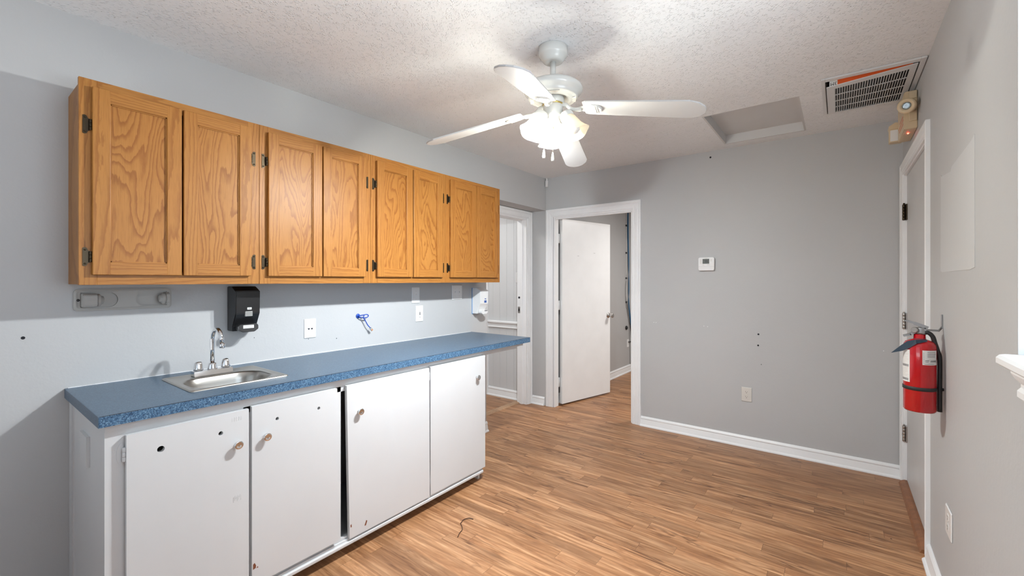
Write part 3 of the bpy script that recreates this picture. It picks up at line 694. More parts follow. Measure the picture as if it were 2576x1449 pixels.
# ------------------------------------------------------------------ towel holder
T = thing('towel_holder', (.01, -3.45, 1.222), 'grey plastic paper towel holder mounted under the leftmost oak cabinet', 'towel holder')
bm = Bm(); A0, A1, B0, B1 = -3.613, -3.286, 1.221, 1.313
def stad(a0, a1, b0, b1, side, n=10):
    r = (b1-b0)/2; o = []
    if side > 0:
        o = [(a0, b0)]+[(a1-r+r*cos(-pi/2+pi*i/n), (b0+b1)/2+r*sin(-pi/2+pi*i/n)) for i in range(n+1)]+[(a0, b1)]
    else:
        o = [(a1, b1)]+[(a0+r+r*cos(pi/2+pi*i/n), (b0+b1)/2+r*sin(pi/2+pi*i/n)) for i in range(n+1)]+[(a1, b0)]
    return o
h1 = stad(A0+.020, A0+.138, B0+.014, B1-.014, 1); h2 = stad(A1-.130, A1-.018, B0+.014, B1-.014, -1)
plate(bm, rrect(A0, A1, B0, B1, .016), [h1, h2], lambda a, b_, n: (.0005+n, a, b_), .011)
plate(bm, rrect(A0+.012, A1-.012, B0+.008, B1-.008, .012), [], lambda a, b_, n: (.0005+n, a, b_), .003)
rings(bm, [[(.0117, p[0], p[1]) for p in rrect(A0+q, A1-q, B0+q, B1-q, .016-q*.5)] for q in (.0025,)]+[[(.0145, p[0], p[1]) for p in rrect(A0+.006, A1-.006, B0+.006, B1-.006, .013)]]+[[(.0118, p[0], p[1]) for p in rrect(A0+.011, A1-.011, B0+.011, B1-.011, .010)]], True, False, False)
obj('back_plate', bm, 'greyplast', T)
for s_, a, wd_ in ((1, A0+.021, .044), (-1, A1-.019, .012)):
    bm = Bm(); prism(bm, [(.004, B0+.018), (.050, B0+.018), (.062, B0+.026), (.066, (B0+B1)/2), (.062, B1-.026), (.050, B1-.018), (.004, B1-.018)], 'y', a, a+s_*wd_)
    bmesh.ops.recalc_face_normals(bm, faces=bm.faces); bmesh.ops.bevel(bm, geom=list(bm.edges), offset=.002, segments=2, affect='EDGES')
    lathe(bm, [(.026, 0), (.026, .008), (.022, .012), (.017, .013), (.016, .020), (.012, .022)], (.036, a+s_*(wd_+.0005), (B0+B1)/2), (0, s_, 0), 28)
    obj('roller_arm', bm, 'greyplast', T)
for a in (A0+.013, A1-.010):
    bm = Bm(); lathe(bm, [(.0055, 0), (.005, .002), (.002, .003)], (.0115, a, 1.267), (1, 0, 0), 14); obj('screw', bm, 'black', T)

# ------------------------------------------------------------------ soap dispensers
def dispenser(name, y0, y1, zb, zt, dep, body, bar, lab, back=None):
    T = thing(name, (dep/2, (y0+y1)/2, zb), lab, 'soap dispenser'); hgt = zt-zb
    bm = Bm(); sil = [(.003, zb+hgt*.01), (.003, zt), (dep*.55, zt), (dep, zt-hgt*.10), (dep*.97, zb+hgt*.40), (dep*.62, zb+hgt*.12), (dep*.60, zb+hgt*.01)]
    prism(bm, sil, 'y', y0, y1); bmesh.ops.recalc_face_normals(bm, faces=bm.faces); bmesh.ops.bevel(bm, geom=list(bm.edges), offset=.003, segments=2, affect='EDGES')
    obj('housing', bm, body, T)
    if back:
        bm = Bm(); box(bm, .0005, .006, y0-.002, y1+.001, zb-.001, zt+.001); obj('back_plate', bm, back, T)
    ym = (y0+y1)/2; w = (y1-y0)
    bm = Bm(); pl = [(ym-w*.40, zb+hgt*.13), (ym-w*.40, zb+hgt*.05), (ym-w*.22, zb-hgt*.01), (ym+w*.26, zb-hgt*.01), (ym+w*.42, zb+hgt*.05), (ym+w*.42, zb+hgt*.13), (ym+w*.35, zb+hgt*.17), (ym-w*.33, zb+hgt*.16)]
    prism(bm, pl, 'x', dep*.66, dep*1.02); bmesh.ops.recalc_face_normals(bm, faces=bm.faces); bmesh.ops.bevel(bm, geom=list(bm.edges), offset=.002, segments=1, affect='EDGES')
    o = obj('push_bar', bm, bar, T)
    return T, ym, w, hgt
T, ym, w, hg = dispenser('soap_dispenser', -3.050, -2.935, 1.088, 1.318, .108, 'black', 'smoke', 'black plastic soap dispenser on the wall above the bar sink')
bm = Bm(); bbox(bm, .095, .1072, ym-.014, ym+.022, 1.165, 1.192, .003); obj('sight_window', bm, 'clear', T)
bm = Bm(); box(bm, .1, .1082, ym-.004, ym+.016, 1.200, 1.211); o = obj('logo_label', bm, 'label', T)
bm = Bm(); box(bm, .1082, .1086, ym+.0, ym+.012, 1.2035, 1.2075); obj('logo_mark', bm, 'grey_mark', o)
bm = Bm(); box(bm, .1, .1107, ym-.024, ym+.026, 1.105, 1.121); o = obj('instruction_label', bm, 'label', T)
bm = Bm()
for k, z_ in enumerate((1.116, 1.109)):
    for q in range(8): box(bm, .1107, .1111, ym-.016+q*.0045, ym-.0128+q*.0045, z_-.0012, z_+.001)
obj('printed_lines', bm, 'grey_mark', o)
T, ym, w, hg = dispenser('soap_dispenser', -1.180, -1.078, 1.062, 1.284, .098, 'plastic', 'plastic', 'white plastic soap dispenser at the right end of the wall, beside the doorway', 'cyanlab')
bm = Bm(); bbox(bm, .088, .0972, ym+.000, ym+.030, 1.157, 1.178, .002); obj('sight_window', bm, 'bluelab', T)
bm = Bm()
for q in range(3): box(bm, .088, .0976, ym+.006+q*.006, ym+.011+q*.006, 1.187, 1.194)
obj('logo_label', bm, 'bluelab', T)
bm = Bm(); box(bm, .09, .1004, ym+.0, ym+.036, 1.084, 1.096); obj('instruction_label', bm, 'grey_mark', T)

# ------------------------------------------------------------------ electrical plates
def wallplate(name, mp, a, b_, w, h, lab, cat, kind, mt='plastic', group=None, sgn=1):
    p = mp(a, b_-h/2, .002); T = thing(name, p, lab, cat, group)
    bm = Bm(); lo = [rrect(a-w/2+q, a+w/2-q, b_-h/2+q, b_+h/2-q, .003) for q in (0, 0, .0035)]
    rings(bm, [[mp(x_, y_, nn) for x_, y_ in l_] for l_, nn in zip(lo, (.0006, .0026, .0055))]); obj('cover_plate', bm, mt, T)
    def scr(da, db):
        bm = Bm(); plate(bm, circ(a+da, b_+db, .003, 12), [], lambda x_, y_, n: mp(x_, y_, .0055+n), .0008); obj('screw', bm, 'almond', T)
    if kind == 'duplex':
        scr(0, 0)
        for db in (.0195, -.0195):
            bm = Bm(); oc = [(a+.0165*max(-.86, min(.86, cos(t_)))/.86*.95, b_+db+.0142*sin(t_)) for t_ in [2*pi*i/24 for i in range(24)]]
            plate(bm, oc, [], lambda x_, y_, n: mp(x_, y_, .0055+n), .0012); f = obj('receptacle', bm, mt, T)
            for (u, v, ww, hh) in ((-.006, .004, .0022, .0075), (.006, .004, .0018, .0062)):
                bm = Bm(); plate(bm, rect(a+u-ww/2, a+u+ww/2, b_+db+v-hh/2, b_+db+v+hh/2), [], lambda x_, y_, n: mp(x_, y_, .0067+n), .0003); obj('slot', bm, 'darkhole', f)
            bm = Bm(); plate(bm, circ(a, b_+db-.0065, .0026, 12), [], lambda x_, y_, n: mp(x_, y_, .0067+n), .0003); obj('ground_hole', bm, 'darkhole', f)
    if kind in ('toggle', 'toggle2'):
        for da in ((0,) if kind == 'toggle' else (-w*.2, w*.2)):
            bm = Bm(); plate(bm, rect(a+da-.005, a+da+.005, b_-.012, b_+.012), [], lambda x_, y_, n: mp(x_, y_, .0055+n), .0006)
            mbox(bm, mp, a+da-.0035, a+da+.0035, b_-.002, b_+.009, .006, .016, 0, .0012); obj('toggle', bm, mt, T)
            scr(da, .030); scr(da, -.030)
    if kind == 'gfci':
        bm = Bm(); plate(bm, rrect(a-.0165, a+.0165, b_-.0335, b_+.0335, .002), [], lambda x_, y_, n: mp(x_, y_, .0055+n), .0018); f = obj('receptacle', bm, mt, T)
        for db, mm in ((.0048, 'bronze'), (-.0048, 'ink')):
            bm = Bm(); plate(bm, rect(a-.005, a+.005, b_+db-.003, b_+db+.003), [], lambda x_, y_, n: mp(x_, y_, .0072+n), .0012); obj('test_button' if db < 0 else 'reset_button', bm, mm, f)
        for s_ in (1, -1):
            for (u, v, ww, hh) in ((-.006, .0215 if s_ > 0 else -.0165, .002, .007), (.006, .0215 if s_ > 0 else -.0165, .002, .006)):
                bm = Bm(); plate(bm, rect(a+u-ww/2, a+u+ww/2, b_+v-hh/2, b_+v+hh/2), [], lambda x_, y_, n: mp(x_, y_, .0072+n), .0003); obj('slot', bm, 'grey_mark', f)
        for v in (.0125, -.0262):
            bm = Bm(); plate(bm, circ(a, b_+v, .0026, 10), [], lambda x_, y_, n: mp(x_, y_, .0072+n), .0004); obj('ground_hole', bm, 'darkhole', f)
        scr(0, .048); scr(0, -.048)
    if kind == 'network':
        for da in (-.0095, .0095):
            bm = Bm(); mbox(bm, mp, a+da-.008, a+da+.008, b_-.009, b_+.009, .0055, .0068); f = obj('jack', bm, mt, T)
            bm = Bm(); plate(bm, [(a+da-.006, b_+.002), (a+da-.006, b_-.003), (a+da-.003, b_-.003), (a+da-.003, b_-.007), (a+da+.003, b_-.007), (a+da+.003, b_-.003), (a+da+.006, b_-.003), (a+da+.006, b_+.002)], [], lambda x_, y_, n: mp(x_, y_, .0068+n), .0004); obj('socket_opening', bm, 'darkhole', f)
        for db in (.040, -.040):
            bm = Bm(); mbox(bm, mp, a-.020, a+.020, b_+db-.005, b_+db+.005, .0055, .0065); obj('label_strip', bm, 'label', T)
    return T
wallplate('network_plate', mapL, -2.612, 1.063, .073, .114, 'white network wall plate with two jacks, above the counter', 'wall plate', 'network')
wallplate('light_switch', mapL, -1.803, 1.239, .074, .120, 'white single switch plate under the third oak cabinet, above the power outlet', 'light switch', 'toggle')
wallplate('light_switch', mapL, -1.365, 1.250, .118, .120, 'wide white double switch plate left of the white soap dispenser', 'light switch', 'toggle2')
wallplate('power_outlet', mapL, -1.767, 1.099, .072, .120, 'white safety outlet with two test buttons above the counter', 'power outlet', 'gfci')
wallplate('power_outlet', mapB, 1.925, .4245, .075, .116, 'almond duplex outlet low on the grey back wall', 'power outlet', 'duplex', 'almond')
wallplate('power_outlet', mapR, -1.545, .392, .112, .112, 'white duplex outlet low on the right wall beside the door', 'power outlet', 'duplex')
wallplate('power_outlet', lambda a, b_, n: (.037+n, a, b_), 2.19, .42, .072, .116, 'white outlet in the room beyond the back doorway', 'power outlet', 'duplex')
wallplate('light_switch', lambda a, b_, n: (a, -.008-n, b_), -.36, 1.38, .072, .118, 'white switch plate on the hall panelling beyond the left doorway', 'light switch', 'toggle')

# ------------------------------------------------------------------ thermostat
T = thing('thermostat', (1.624, 0, 1.431), 'white digital thermostat with grey screen on the back wall', 'thermostat')
bm = Bm(); a0, a1, b0, b1 = 1.560, 1.688, 1.431, 1.545
rings(bm, [[mapB(p[0], p[1], nn) for p in rrect(a0+q, a1-q, b0+q, b1-q, .013)] for q, nn in ((.002, .0006), (.002, .006), (0, .007), (0, .022), (.003, .026))]); hs = obj('housing', bm, 'plastic', T)
bm = Bm(); mbox(bm, mapB, 1.595, 1.648, 1.490, 1.531, .0262, .0268); s1 = obj('screen', bm, 'screen', T)
text_mesh('display_digits', '70', .024, 'ink', s1, Matrix.Translation((1.625, -.0272, 1.508)) @ Matrix.Rotation(pi/2, 4, 'X'))
bm = Bm()
for k in range(4): mbox(bm, mapB, 1.574, 1.588, 1.4915+k*.0100, 1.4975+k*.0100, .026, .0268)
for k in range(2): mbox(bm, mapB, 1.656, 1.669, 1.512+k*.0105, 1.5175+k*.0105, .026, .0268)
mbox(bm, mapB, 1.594, 1.606, 1.477, 1.483, .026, .0266); mbox(bm, mapB, 1.630, 1.652, 1.477, 1.483, .026, .0266); mbox(bm, mapB, 1.610, 1.633, 1.5345, 1.5385, .026, .0266)
obj('button_marks', bm, 'almond', T)
bm = Bm(); mbox(bm, mapB, a0+.003, a1-.003, 1.466, 1.4668, .026, .0265); obj('cover_seam', bm, 'grey_mark', T)

# ------------------------------------------------------------------ blue network cable on the wall
T = thing('network_cable', (.0, -2.29, 1.11), 'short blue network cable with clear plug hanging from a hole in the wall', 'cable')
bm = Bm()
pts = spline([(-.02, -2.292, 1.117), (.012, -2.290, 1.118), (.028, -2.268, 1.122), (.034, -2.244, 1.124), (.034, -2.232, 1.115), (.032, -2.245, 1.104), (.026, -2.272, 1.106), (.018, -2.290, 1.112), (.020, -2.285, 1.119), (.030, -2.262, 1.120), (.030, -2.268, 1.108), (.026, -2.262, 1.100), (.026, -2.248, 1.080), (.028, -2.232, 1.052), (.030, -2.215, 1.034)], 6)
tube(bm, pts, .0032, 10); lathe(bm, [(.016, 0), (.014, .0035), (.006, .004)], (.0006, -2.288, 1.115), (1, 0, 0), 18); obj('cable', bm, 'blue', T)
bm = Bm(); u = Vector((0, .62, -.78)); vv = Vector((0, .78, .62)); c = Vector((.030, -2.214, 1.033))
Mp = Matrix(((u.x, vv.x, 1, c.x), (u.y, vv.y, 0, c.y), (u.z, vv.z, 0, c.z), (0, 0, 0, 1)))
t = Bm(); bbox(t, 0, .024, -.007, .007, -.004, .004, .0008); merge(bm, t, 0, Mp); pg = obj('plug', bm, 'clear', T)
bm = Bm(); t = Bm(); box(t, .012, .023, -.0055, .0055, .004, .0046); merge(bm, t, 0, Mp); obj('contacts', bm, 'copper', pg)

# ------------------------------------------------------------------ corner motion sensor
T = thing('motion_sensor', (.025, -.03, 2.345), 'small white sensor on a bracket in the upper room corner', 'sensor')
bm = Bm(); bbox(bm, .012, .036, -.030, -.006, 2.348, 2.415, .003); obj('housing', bm, 'plastic', T)
bm = Bm(); box(bm, .018, .030, -.022, -.012, 2.414, 2.444); box(bm, .008, .040, -.028, -.004, 2.4405, 2.4446); obj('bracket', bm, 'plastic', T)

# ------------------------------------------------------------------ ceiling fan
FX, FY = 1.445, -2.206
F_ = thing('ceiling_fan', (FX, FY, 2.0), 'white four blade ceiling fan with three frosted glass lights', 'ceiling fan')
bm = Bm(); lathe(bm, [(.064, 0), (.068, -.003), (.068, -.034), (.065, -.042), (.057, -.049), (.053, -.058), (.046, -.067), (.038, -.071), (.030, -.070), (.015, -.068)], (FX, FY, H-.0005), n=48); obj('ceiling_mount', bm, 'fan', F_)
bm = Bm(); lathe(bm, [(.0135, 0), (.0135, .105)], (FX, FY, 2.272), n=24); obj('downrod', bm, 'fan', F_)
bm = Bm(); lathe(bm, [(.020, .082), (.085, .080), (.108, .073), (.126, .065), (.137, .054), (.139, .044), (.134, .034), (.125, .026), (.120, .020), (.118, .016), (.116, .008), (.108, .004), (.096, .006), (.090, .000), (.074, .000), (.066, .006), (.058, .012), (.052, .03)], (FX, FY, 2.196), n=64); mh = obj('motor_housing', bm, 'fan', F_)
bm = Bm()
for k in range(4):
    a = radians(45+90*k-15); r0, r1 = .088, .112
    ol = [(FX+rr*cos(a+s_), FY+rr*sin(a+s_)) for rr, s_ in ((r0, -.20), (r1, -.30), (r1, .30), (r0, .20))]
    prism(bm, ol, 'z', 2.1965, 2.1985)
obj('vent_slot', bm, 'almond', mh)
bm = Bm(); lathe(bm, [(.046, 0), (.052, .002), (.052, .030), (.046, .034)], (FX, FY, 2.176), n=40); obj('flywheel', bm, 'fan', F_)
bm = Bm(); lathe(bm, [(.050, 0), (.050, .006), (.046, .008), (.040, .010)], (FX, FY, 2.170), n=40); obj('trim_ring', bm, 'brass', F_, )
bm = Bm(); lathe(bm, [(.0455, .058), (.0460, .054), (.0460, .004), (.0440, .0), (.040, -.002), (.036, -.010), (.034, -.030), (.026, -.040), (.012, -.043)], (FX, FY, 2.115), n=48)
for a in (200, 290, 350):
    for dz in (.012, .046): lathe(bm, [(.0025, 0), (.002, .002)], (FX+.0455*cos(radians(a)), FY+.0455*sin(radians(a)), 2.115+dz), (cos(radians(a)), sin(radians(a)), 0), 8)
obj('switch_housing', bm, 'fan', F_)
bm = Bm(); lathe(bm, [(.004, 0), (.006, .004), (.005, .012), (.007, .016)], (FX, FY, 2.060), n=16); obj('finial', bm, 'brass', F_)
DROOP = radians(9.8)
for az in (-160.5, -72, 14, 108):
    a = radians(az); pitch = radians(-10.5)
    Mr = Matrix.Translation((FX, FY, 2.166)) @ Matrix.Rotation(a, 4, 'Z') @ Matrix.Rotation(DROOP, 4, 'Y')
    # blade local: radial x from .155 to .665
    prof = [(.150, -.044), (.165, -.052), (.30, -.058), (.50, -.063), (.605, -.066), (.640, -.052), (.664, -.026), (.670, 0), (.664, .026), (.640, .052), (.605, .066), (.50, .063), (.30, .058), (.165, .052), (.150, .044)]
    t = Bm(); prism(t, prof, 'z', -.0035, .0035); bmesh.ops.recalc_face_normals(t, faces=t.faces); bmesh.ops.bevel(t, geom=[e for e in t.edges if abs(e.verts[0].co.z-e.verts[1].co.z) < 1e-6], offset=.0015, segments=2, affect='EDGES')
    MB = Mr @ Matrix.Rotation(pitch, 4, 'X')
    bm = Bm(); merge(bm, t, 0, MB); bl = obj('blade', bm, 'blade', F_)
    bm = Bm()
    t = Bm(); ol = [(.130, -.010), (.150, -.018), (.168, -.030), (.190, -.034), (.215, -.030), (.232, -.016), (.236, 0), (.232, .016), (.215, .030), (.190, .034), (.168, .030), (.150, .018), (.130, .010)]
    prism(t, ol, 'z', -.0105, -.0036); bmesh.ops.recalc_face_normals(t, faces=t.faces); bmesh.ops.bevel(t, geom=[e for e in t.edges if abs(e.verts[0].co.z+.0105)+abs(e.verts[1].co.z+.0105) < 1e-5], offset=.003, segments=2, affect='EDGES'); merge(bm, t, 0, MB)
    t = Bm()
    for x_ in (.205, .214): box(t, x_, x_+.003, -.028, .028, -.0125, -.010)
    merge(bm, t, 0, MB)
    arm = [Mr @ Vector(p) for p in spline([(.040, 0, .012), (.062, 0, .010), (.085, 0, -.004), (.110, 0, -.010), (.140, 0, -.008)], 5)]
    tube(bm, arm, [.010]*6+[.008]*10+[.010]*5, 12); obj('blade_iron', bm, 'fan', F_)
# light kit
CAMDIR = 127
for k, az in enumerate((247, 7, 127)):
    a = radians(az); out = Vector((cos(a), sin(a), 0)); tilt = radians(30)
    ax = (out*sin(tilt)+Vector((0, 0, -cos(tilt)))).normalized()
    n0 = Vector((FX, FY, 2.122))+out*.062
    bm = Bm(); tube(bm, [Vector((FX, FY, 2.112))+out*.030, Vector((FX, FY, 2.124))+out*.048, n0+ax*.004], .011, 12)
    lathe(bm, [(.014, -.004), (.031, .002), (.033, .010), (.033, .024), (.030, .026)], n0, ax, 32); lk = obj('socket_cup', bm, 'fan', F_)
    bm = Bm(); wobs = lambda an, hh: 1+max(0, (hh-.075)/.05)*.09*cos(4*an)
    pr = [(.027, .012), (.0285, .024), (.034, .040), (.039, .062), (.043, .084), (.050, .104), (.058, .120)]
    lathe(bm, pr, n0, ax, 48, cap0=False, cap1=False, wob=wobs)
    lathe(bm, [(r_-.0022, h_) for r_, h_ in reversed(pr)], n0, ax, 48, cap0=False, cap1=False, wob=wobs)
    obj('lamp_shade', bm, 'shade', F_, recalc=False)
    bm = Bm(); lathe(bm, [(.012, .024), (.013, .044), (.020, .058), (.0275, .076), (.0275, .090), (.021, .104), (.009, .112), (.001, .113)], n0, ax, 24)
    obj('bulb', bm, 'bulb_off' if k == 1 else 'bulb_on', F_)
for (px, py, zt, zb) in ((FX-.034, FY-.026, 2.07, 1.965), (FX+.0, FY-.002, 2.058, 1.952)):
    bm = Bm(); n = 26
    for i in range(n):
        zz = zt-(zt-zb)*i/n; t = Bm(); bmesh.ops.create_uvsphere(t, u_segments=6, v_segments=4, radius=.0014); merge(bm, t, 0, Matrix.Translation((px, py, zz)), True)
    tube(bm, [(px, py, zt), (px, py, zb)], .0006, 5)
    ch = obj('pull_chain', bm, 'satin', F_)
    bm = Bm(); lathe(bm, [(.002, 0), (.004, -.006), (.0062, -.022), (.0078, -.034), (.0070, -.041), (.003, -.043)], (px, py, zb), n=16); obj('pull_knob', bm, 'fan', ch)

# ------------------------------------------------------------------ ceiling vent
T = thing('ceiling_vent', (2.655, -.74, H-.03), 'white slatted return air grille with orange filter edge, in the ceiling above the exit door', 'vent')
gx0, gx1, gy0, gy1 = 2.443, 2.866, -1.055, -.436
bm = Bm()
for (x0, x1, y0, y1) in ((gx0, gx0+.018, gy0, gy1), (gx1-.022, gx1, gy0, gy1), (gx0+.018, gx1-.022, gy0, gy0+.038), (gx0+.018, gx1-.022, gy1-.016, gy1)): bbox(bm, x0, x1, y0, y1, H-.010, H-.0006, .002)
obj('outer_frame', bm, 'ventmet', T)
bm = Bm(); box(bm, VX0+.001, VX1-.001, VY0+.001, VY1-.001, H+.050, H+.056)
for (x0, x1, y0, y1) in ((VX0+.001, VX0+.006, VY0+.001, VY1-.001), (VX1-.006, VX1-.001, VY0+.001, VY1-.001), (VX0+.006, VX1-.006, VY1-.006, VY1-.001), (VX0+.006, VX1-.006, VY0+.001, VY0+.006)): box(bm, x0, x1, y0, y1, H+.0, H+.050)
obj('duct_lining', bm, 'filter', T)
# hinged grille face hanging slightly open at the near-left corner: tilt about its far edge
ix0, ix1, iy0, iy1 = 2.466, 2.838, -1.006, -.440
def tl(x_, y_, n):
    sag = .026*(ix1-x_)/(ix1-ix0)*(iy1-y_)/(iy1-iy0)
    return (x_, y_, H-.012-sag+n)
rows, cols = 4, 28; fx0, fx1, fy0, fy1 = ix0+.036, ix1-.026, iy0+.050, iy1-.026
bm = Bm(); hol = []
cw = (fx1-fx0)/cols; rh = (fy1-fy0)/rows
for i in range(cols):
    for j in range(rows): hol.append(rect(fx0+i*cw+.0013, fx0+(i+1)*cw-.0013, fy0+j*rh+.003, fy0+(j+1)*rh-.003))
plate(bm, rect(ix0, ix1, iy0, iy1), hol, tl, .004); gf = obj('grille_face', bm, 'ventmet', T)
bm = Bm()
for i in range(cols):
    x_ = fx0+i*cw+.002
    v4 = [bm.verts.new(tl(x_, fy0, .004)), bm.verts.new(tl(x_, fy1, .004)), bm.verts.new(tl(x_+cw*.30, fy1, .011)), bm.verts.new(tl(x_+cw*.30, fy0, .011))]
    v5 = [bm.verts.new(Vector(v.co)+Vector((.0008, 0, .0006))) for v in v4]
    bm.faces.new(v4); bm.faces.new(list(reversed(v5)))
    for q in range(4): bm.faces.new((v4[q], v5[q], v5[(q+1) % 4], v4[(q+1) % 4]))
sl = obj('louvre_slats', bm, 'ventmet', gf)
bm = Bm(); e0, e1 = ix0+.030, ix1-.02
zz0 = tl(e0, iy0, .0045)[2]; zz1 = min(tl(e1, iy0, .0045)[2], H-.004)
prism(bm, [(e0, zz0), (e1, zz1), (e1, H-.002), (e0, H-.002)], 'y', iy0+.001, iy0+.008); fe = obj('filter_edge', bm, 'orange', T)
bm = Bm(); box(bm, ix0+.0135, ix0+.049, iy0-.0004, iy0+.0078, zz0-.0005, H-.002); lb = obj('brand_label', bm, 'label', fe)
text_mesh('lettering', '3M', .024, 'ink', lb, Matrix.Translation((ix0+.032, iy0-.0008, H-.022)) @ Matrix.Rotation(pi/2, 4, 'X') @ Matrix.Rotation(pi, 4, 'Z'))

# ------------------------------------------------------------------ emergency light
T = thing('emergency_light', (2.84, -.54, 2.19), 'beige emergency light with two lamp heads above the exit door', 'emergency light')
ey0, ey1 = -.690, -.395
bm = Bm(); prism(bm, [(CX-.001, 2.196), (CX-.001, 2.405), (2.816, 2.405), (2.812, 2.395), (2.812, 2.200), (2.816, 2.194)], 'y', ey0, ey1); bmesh.ops.recalc_face_normals(bm, faces=bm.faces); bmesh.ops.bevel(bm, geom=list(bm.edges), offset=.003, segments=2, affect='EDGES'); bd = obj('housing', bm, 'beige', T)
bm = Bm(); bbox(bm, 2.832, CX-.004, ey0-.012, ey0, 2.235, 2.29, .003); bbox(bm, 2.832, CX-.004, ey0-.010, ey0, 2.36, 2.40, .003); obj('side_cover', bm, 'beige', T)
bm = Bm()
for k, (a0, a1) in enumerate(((-.66, -.47), (-.67, -.44), (-.65, -.50))): box(bm, 2.8112, 2.8122, a0, a1, 2.232+k*.022, 2.237+k*.022)
obj('display_slit', bm, 'ledred', T)
bm = Bm(); t = Bm(); bmesh.ops.create_uvsphere(t, u_segments=12, v_segments=8, radius=.0045); merge(bm, t, 0, Matrix.Translation((2.838, -.60, 2.193)), True); obj('indicator_led', bm, 'led', T)
cd = Vector((2.517, -3.952, 1.35))
def head(c, aim, r, ln, name='lamp_head'):
    c = Vector(c); ax = (Vector(aim)-c).normalized(); bm = Bm()
    lathe(bm, [(r*.55, -ln), (r*.82, -ln*.9), (r*.95, -ln*.5), (r, -.006), (r*.96, 0), (r*.62, .001), (r*.50, -.006)], c, ax, 36); hd = obj(name, bm, 'beige', T)
    bm = Bm(); lathe(bm, [(.001, -.004), (r*.3, -.002), (r*.50, -.0055)], c, ax, 24, cap0=False); obj('lens', bm, 'lens', hd)
head((2.812, -.80, 2.293), (2.1, -3.2, 1.7), .040, .080)
bm = Bm(); c = Vector((2.803, -.30, 2.26)); prism(bm, [(2.775, 2.285), (2.83, 2.285), (2.84, 2.315), (2.800, 2.325), (2.770, 2.305)], 'y', -.39, -.30); bbox(bm, 2.772, 2.835, -.385, -.33, 2.205, 2.288, .004); hd = obj('lamp_head', bm, 'beige', T)
bm = Bm(); box(bm, 2.777, 2.830, -.3865, -.3845, 2.212, 2.280); obj('lens', bm, 'plastic', hd)
bm = Bm(); tube(bm, [(2.84, -.69, 2.32), (2.835, -.74, 2.32)], .012, 12); tube(bm, [(2.84, -.395, 2.30), (2.82, -.36, 2.30)], .012, 12); obj('swivel', bm, 'beige', T)

# ------------------------------------------------------------------ fire extinguisher
ex, ey = 2.793, -1.45; ER = .0525; eb = .800
T = thing('fire_extinguisher', (ex, ey, eb), 'red fire extinguisher hanging on the right wall beside the door', 'fire extinguisher')
bm = Bm(); lathe(bm, [(ER*.93, 0), (ER, .006), (ER, .268), (ER*.97, .280), (ER*.86, .291), (ER*.62, .298), (.020, .302), (.019, .322), (.017, .323)], (ex, ey, eb), n=56); obj('cylinder', bm, 'red', T)
def curved(name, a0, a1, z0, z1, mat_, r=ER+.0006, par=None, n=16):
    bm = Bm(); A = []
    for i in range(n+1):
        a = radians(a0+(a1-a0)*i/n); A.append([(ex+r*cos(a), ey+r*sin(a), z0), (ex+r*cos(a), ey+r*sin(a), z1)])
    V_ = [[bm.verts.new(p) for p in c] for c in A]
    for p, q in zip(V_, V_[1:]): f = bm.faces.new((p[0], q[0], q[1], p[1])); f.smooth = True
    return obj(name, bm, mat_, par or T, recalc=False)
l1 = curved('instruction_label', 158, 229, eb+.122, eb+.258, 'label')
l2 = curved('record_label', 273, 336, eb+.200, eb+.260, 'label')
def marks(par, a0, a1, zs, mt, hh, seg=None):
    bm = Bm(); r = ER+.0010
    for z_ in zs:
        if seg:
            a = a0
            while a < a1:
                w_ = random.uniform(.6, 1.6); p, q = radians(a), radians(min(a+w_, a1)); a += w_+random.uniform(.5, 1.3)
                v = [bm.verts.new((ex+r*cos(t_), ey+r*sin(t_), zz)) for t_, zz in ((p, z_), (q, z_), (q, z_+hh), (p, z_+hh))]; bm.faces.new(v)
        else:
            n = 6; e = a1-random.uniform(0, (a1-a0)*.35); pts = [radians(a0+(e-a0)*i/n) for i in range(n+1)]
            for p, q in zip(pts, pts[1:]):
                v = [bm.verts.new((ex+r*cos(t_), ey+r*sin(t_), zz)) for t_, zz in ((p, z_), (q, z_), (q, z_+hh), (p, z_+hh))]; bm.faces.new(v)
    obj('printed_lines', bm, mt, par, recalc=False)
marks(l1, 165, 226, [eb+.143+.0042*k for k in range(26) if k not in (10, 11, 12)], 'almond', .0012)
marks(l1, 170, 224, [eb+.128], 'grey_mark', .010, True); marks(l1, 170, 224, [eb+.186], 'grey_mark', .010, True)
marks(l2, 290, 332, [eb+.252, eb+.245, eb+.239, eb+.233], 'ink', .0014); marks(l2, 280, 332, [eb+.204], 'ink', .0012)
marks(l2, 282, 297, [eb+.218, eb+.212], 'ink', .0016); marks(l2, 302, 330, [eb+.212], 'grey_mark', .008, True); marks(l2, 276, 279, [eb+.206+.004*k for k in range(12)], 'grey_mark', .0015)
bm = Bm(); lathe(bm, [(ER+.0005, 0), (ER+.0022, .001), (ER+.0022, .014), (ER+.0005, .015)], (ex, ey, eb+.090), n=48, cap0=False, cap1=False); tube(bm, [(ex+ER, ey+.004, eb+.097), (CX-.003, ey+.004, eb+.097)], .006, 8); obj('strap', bm, 'rubber', T)
bm = Bm(); lathe(bm, [(.0185, 0), (.0185, .012), (.014, .016), (.014, .026), (.009, .030)], (ex+.004, ey, eb+.322), n=24); obj('valve', bm, 'alu', T)
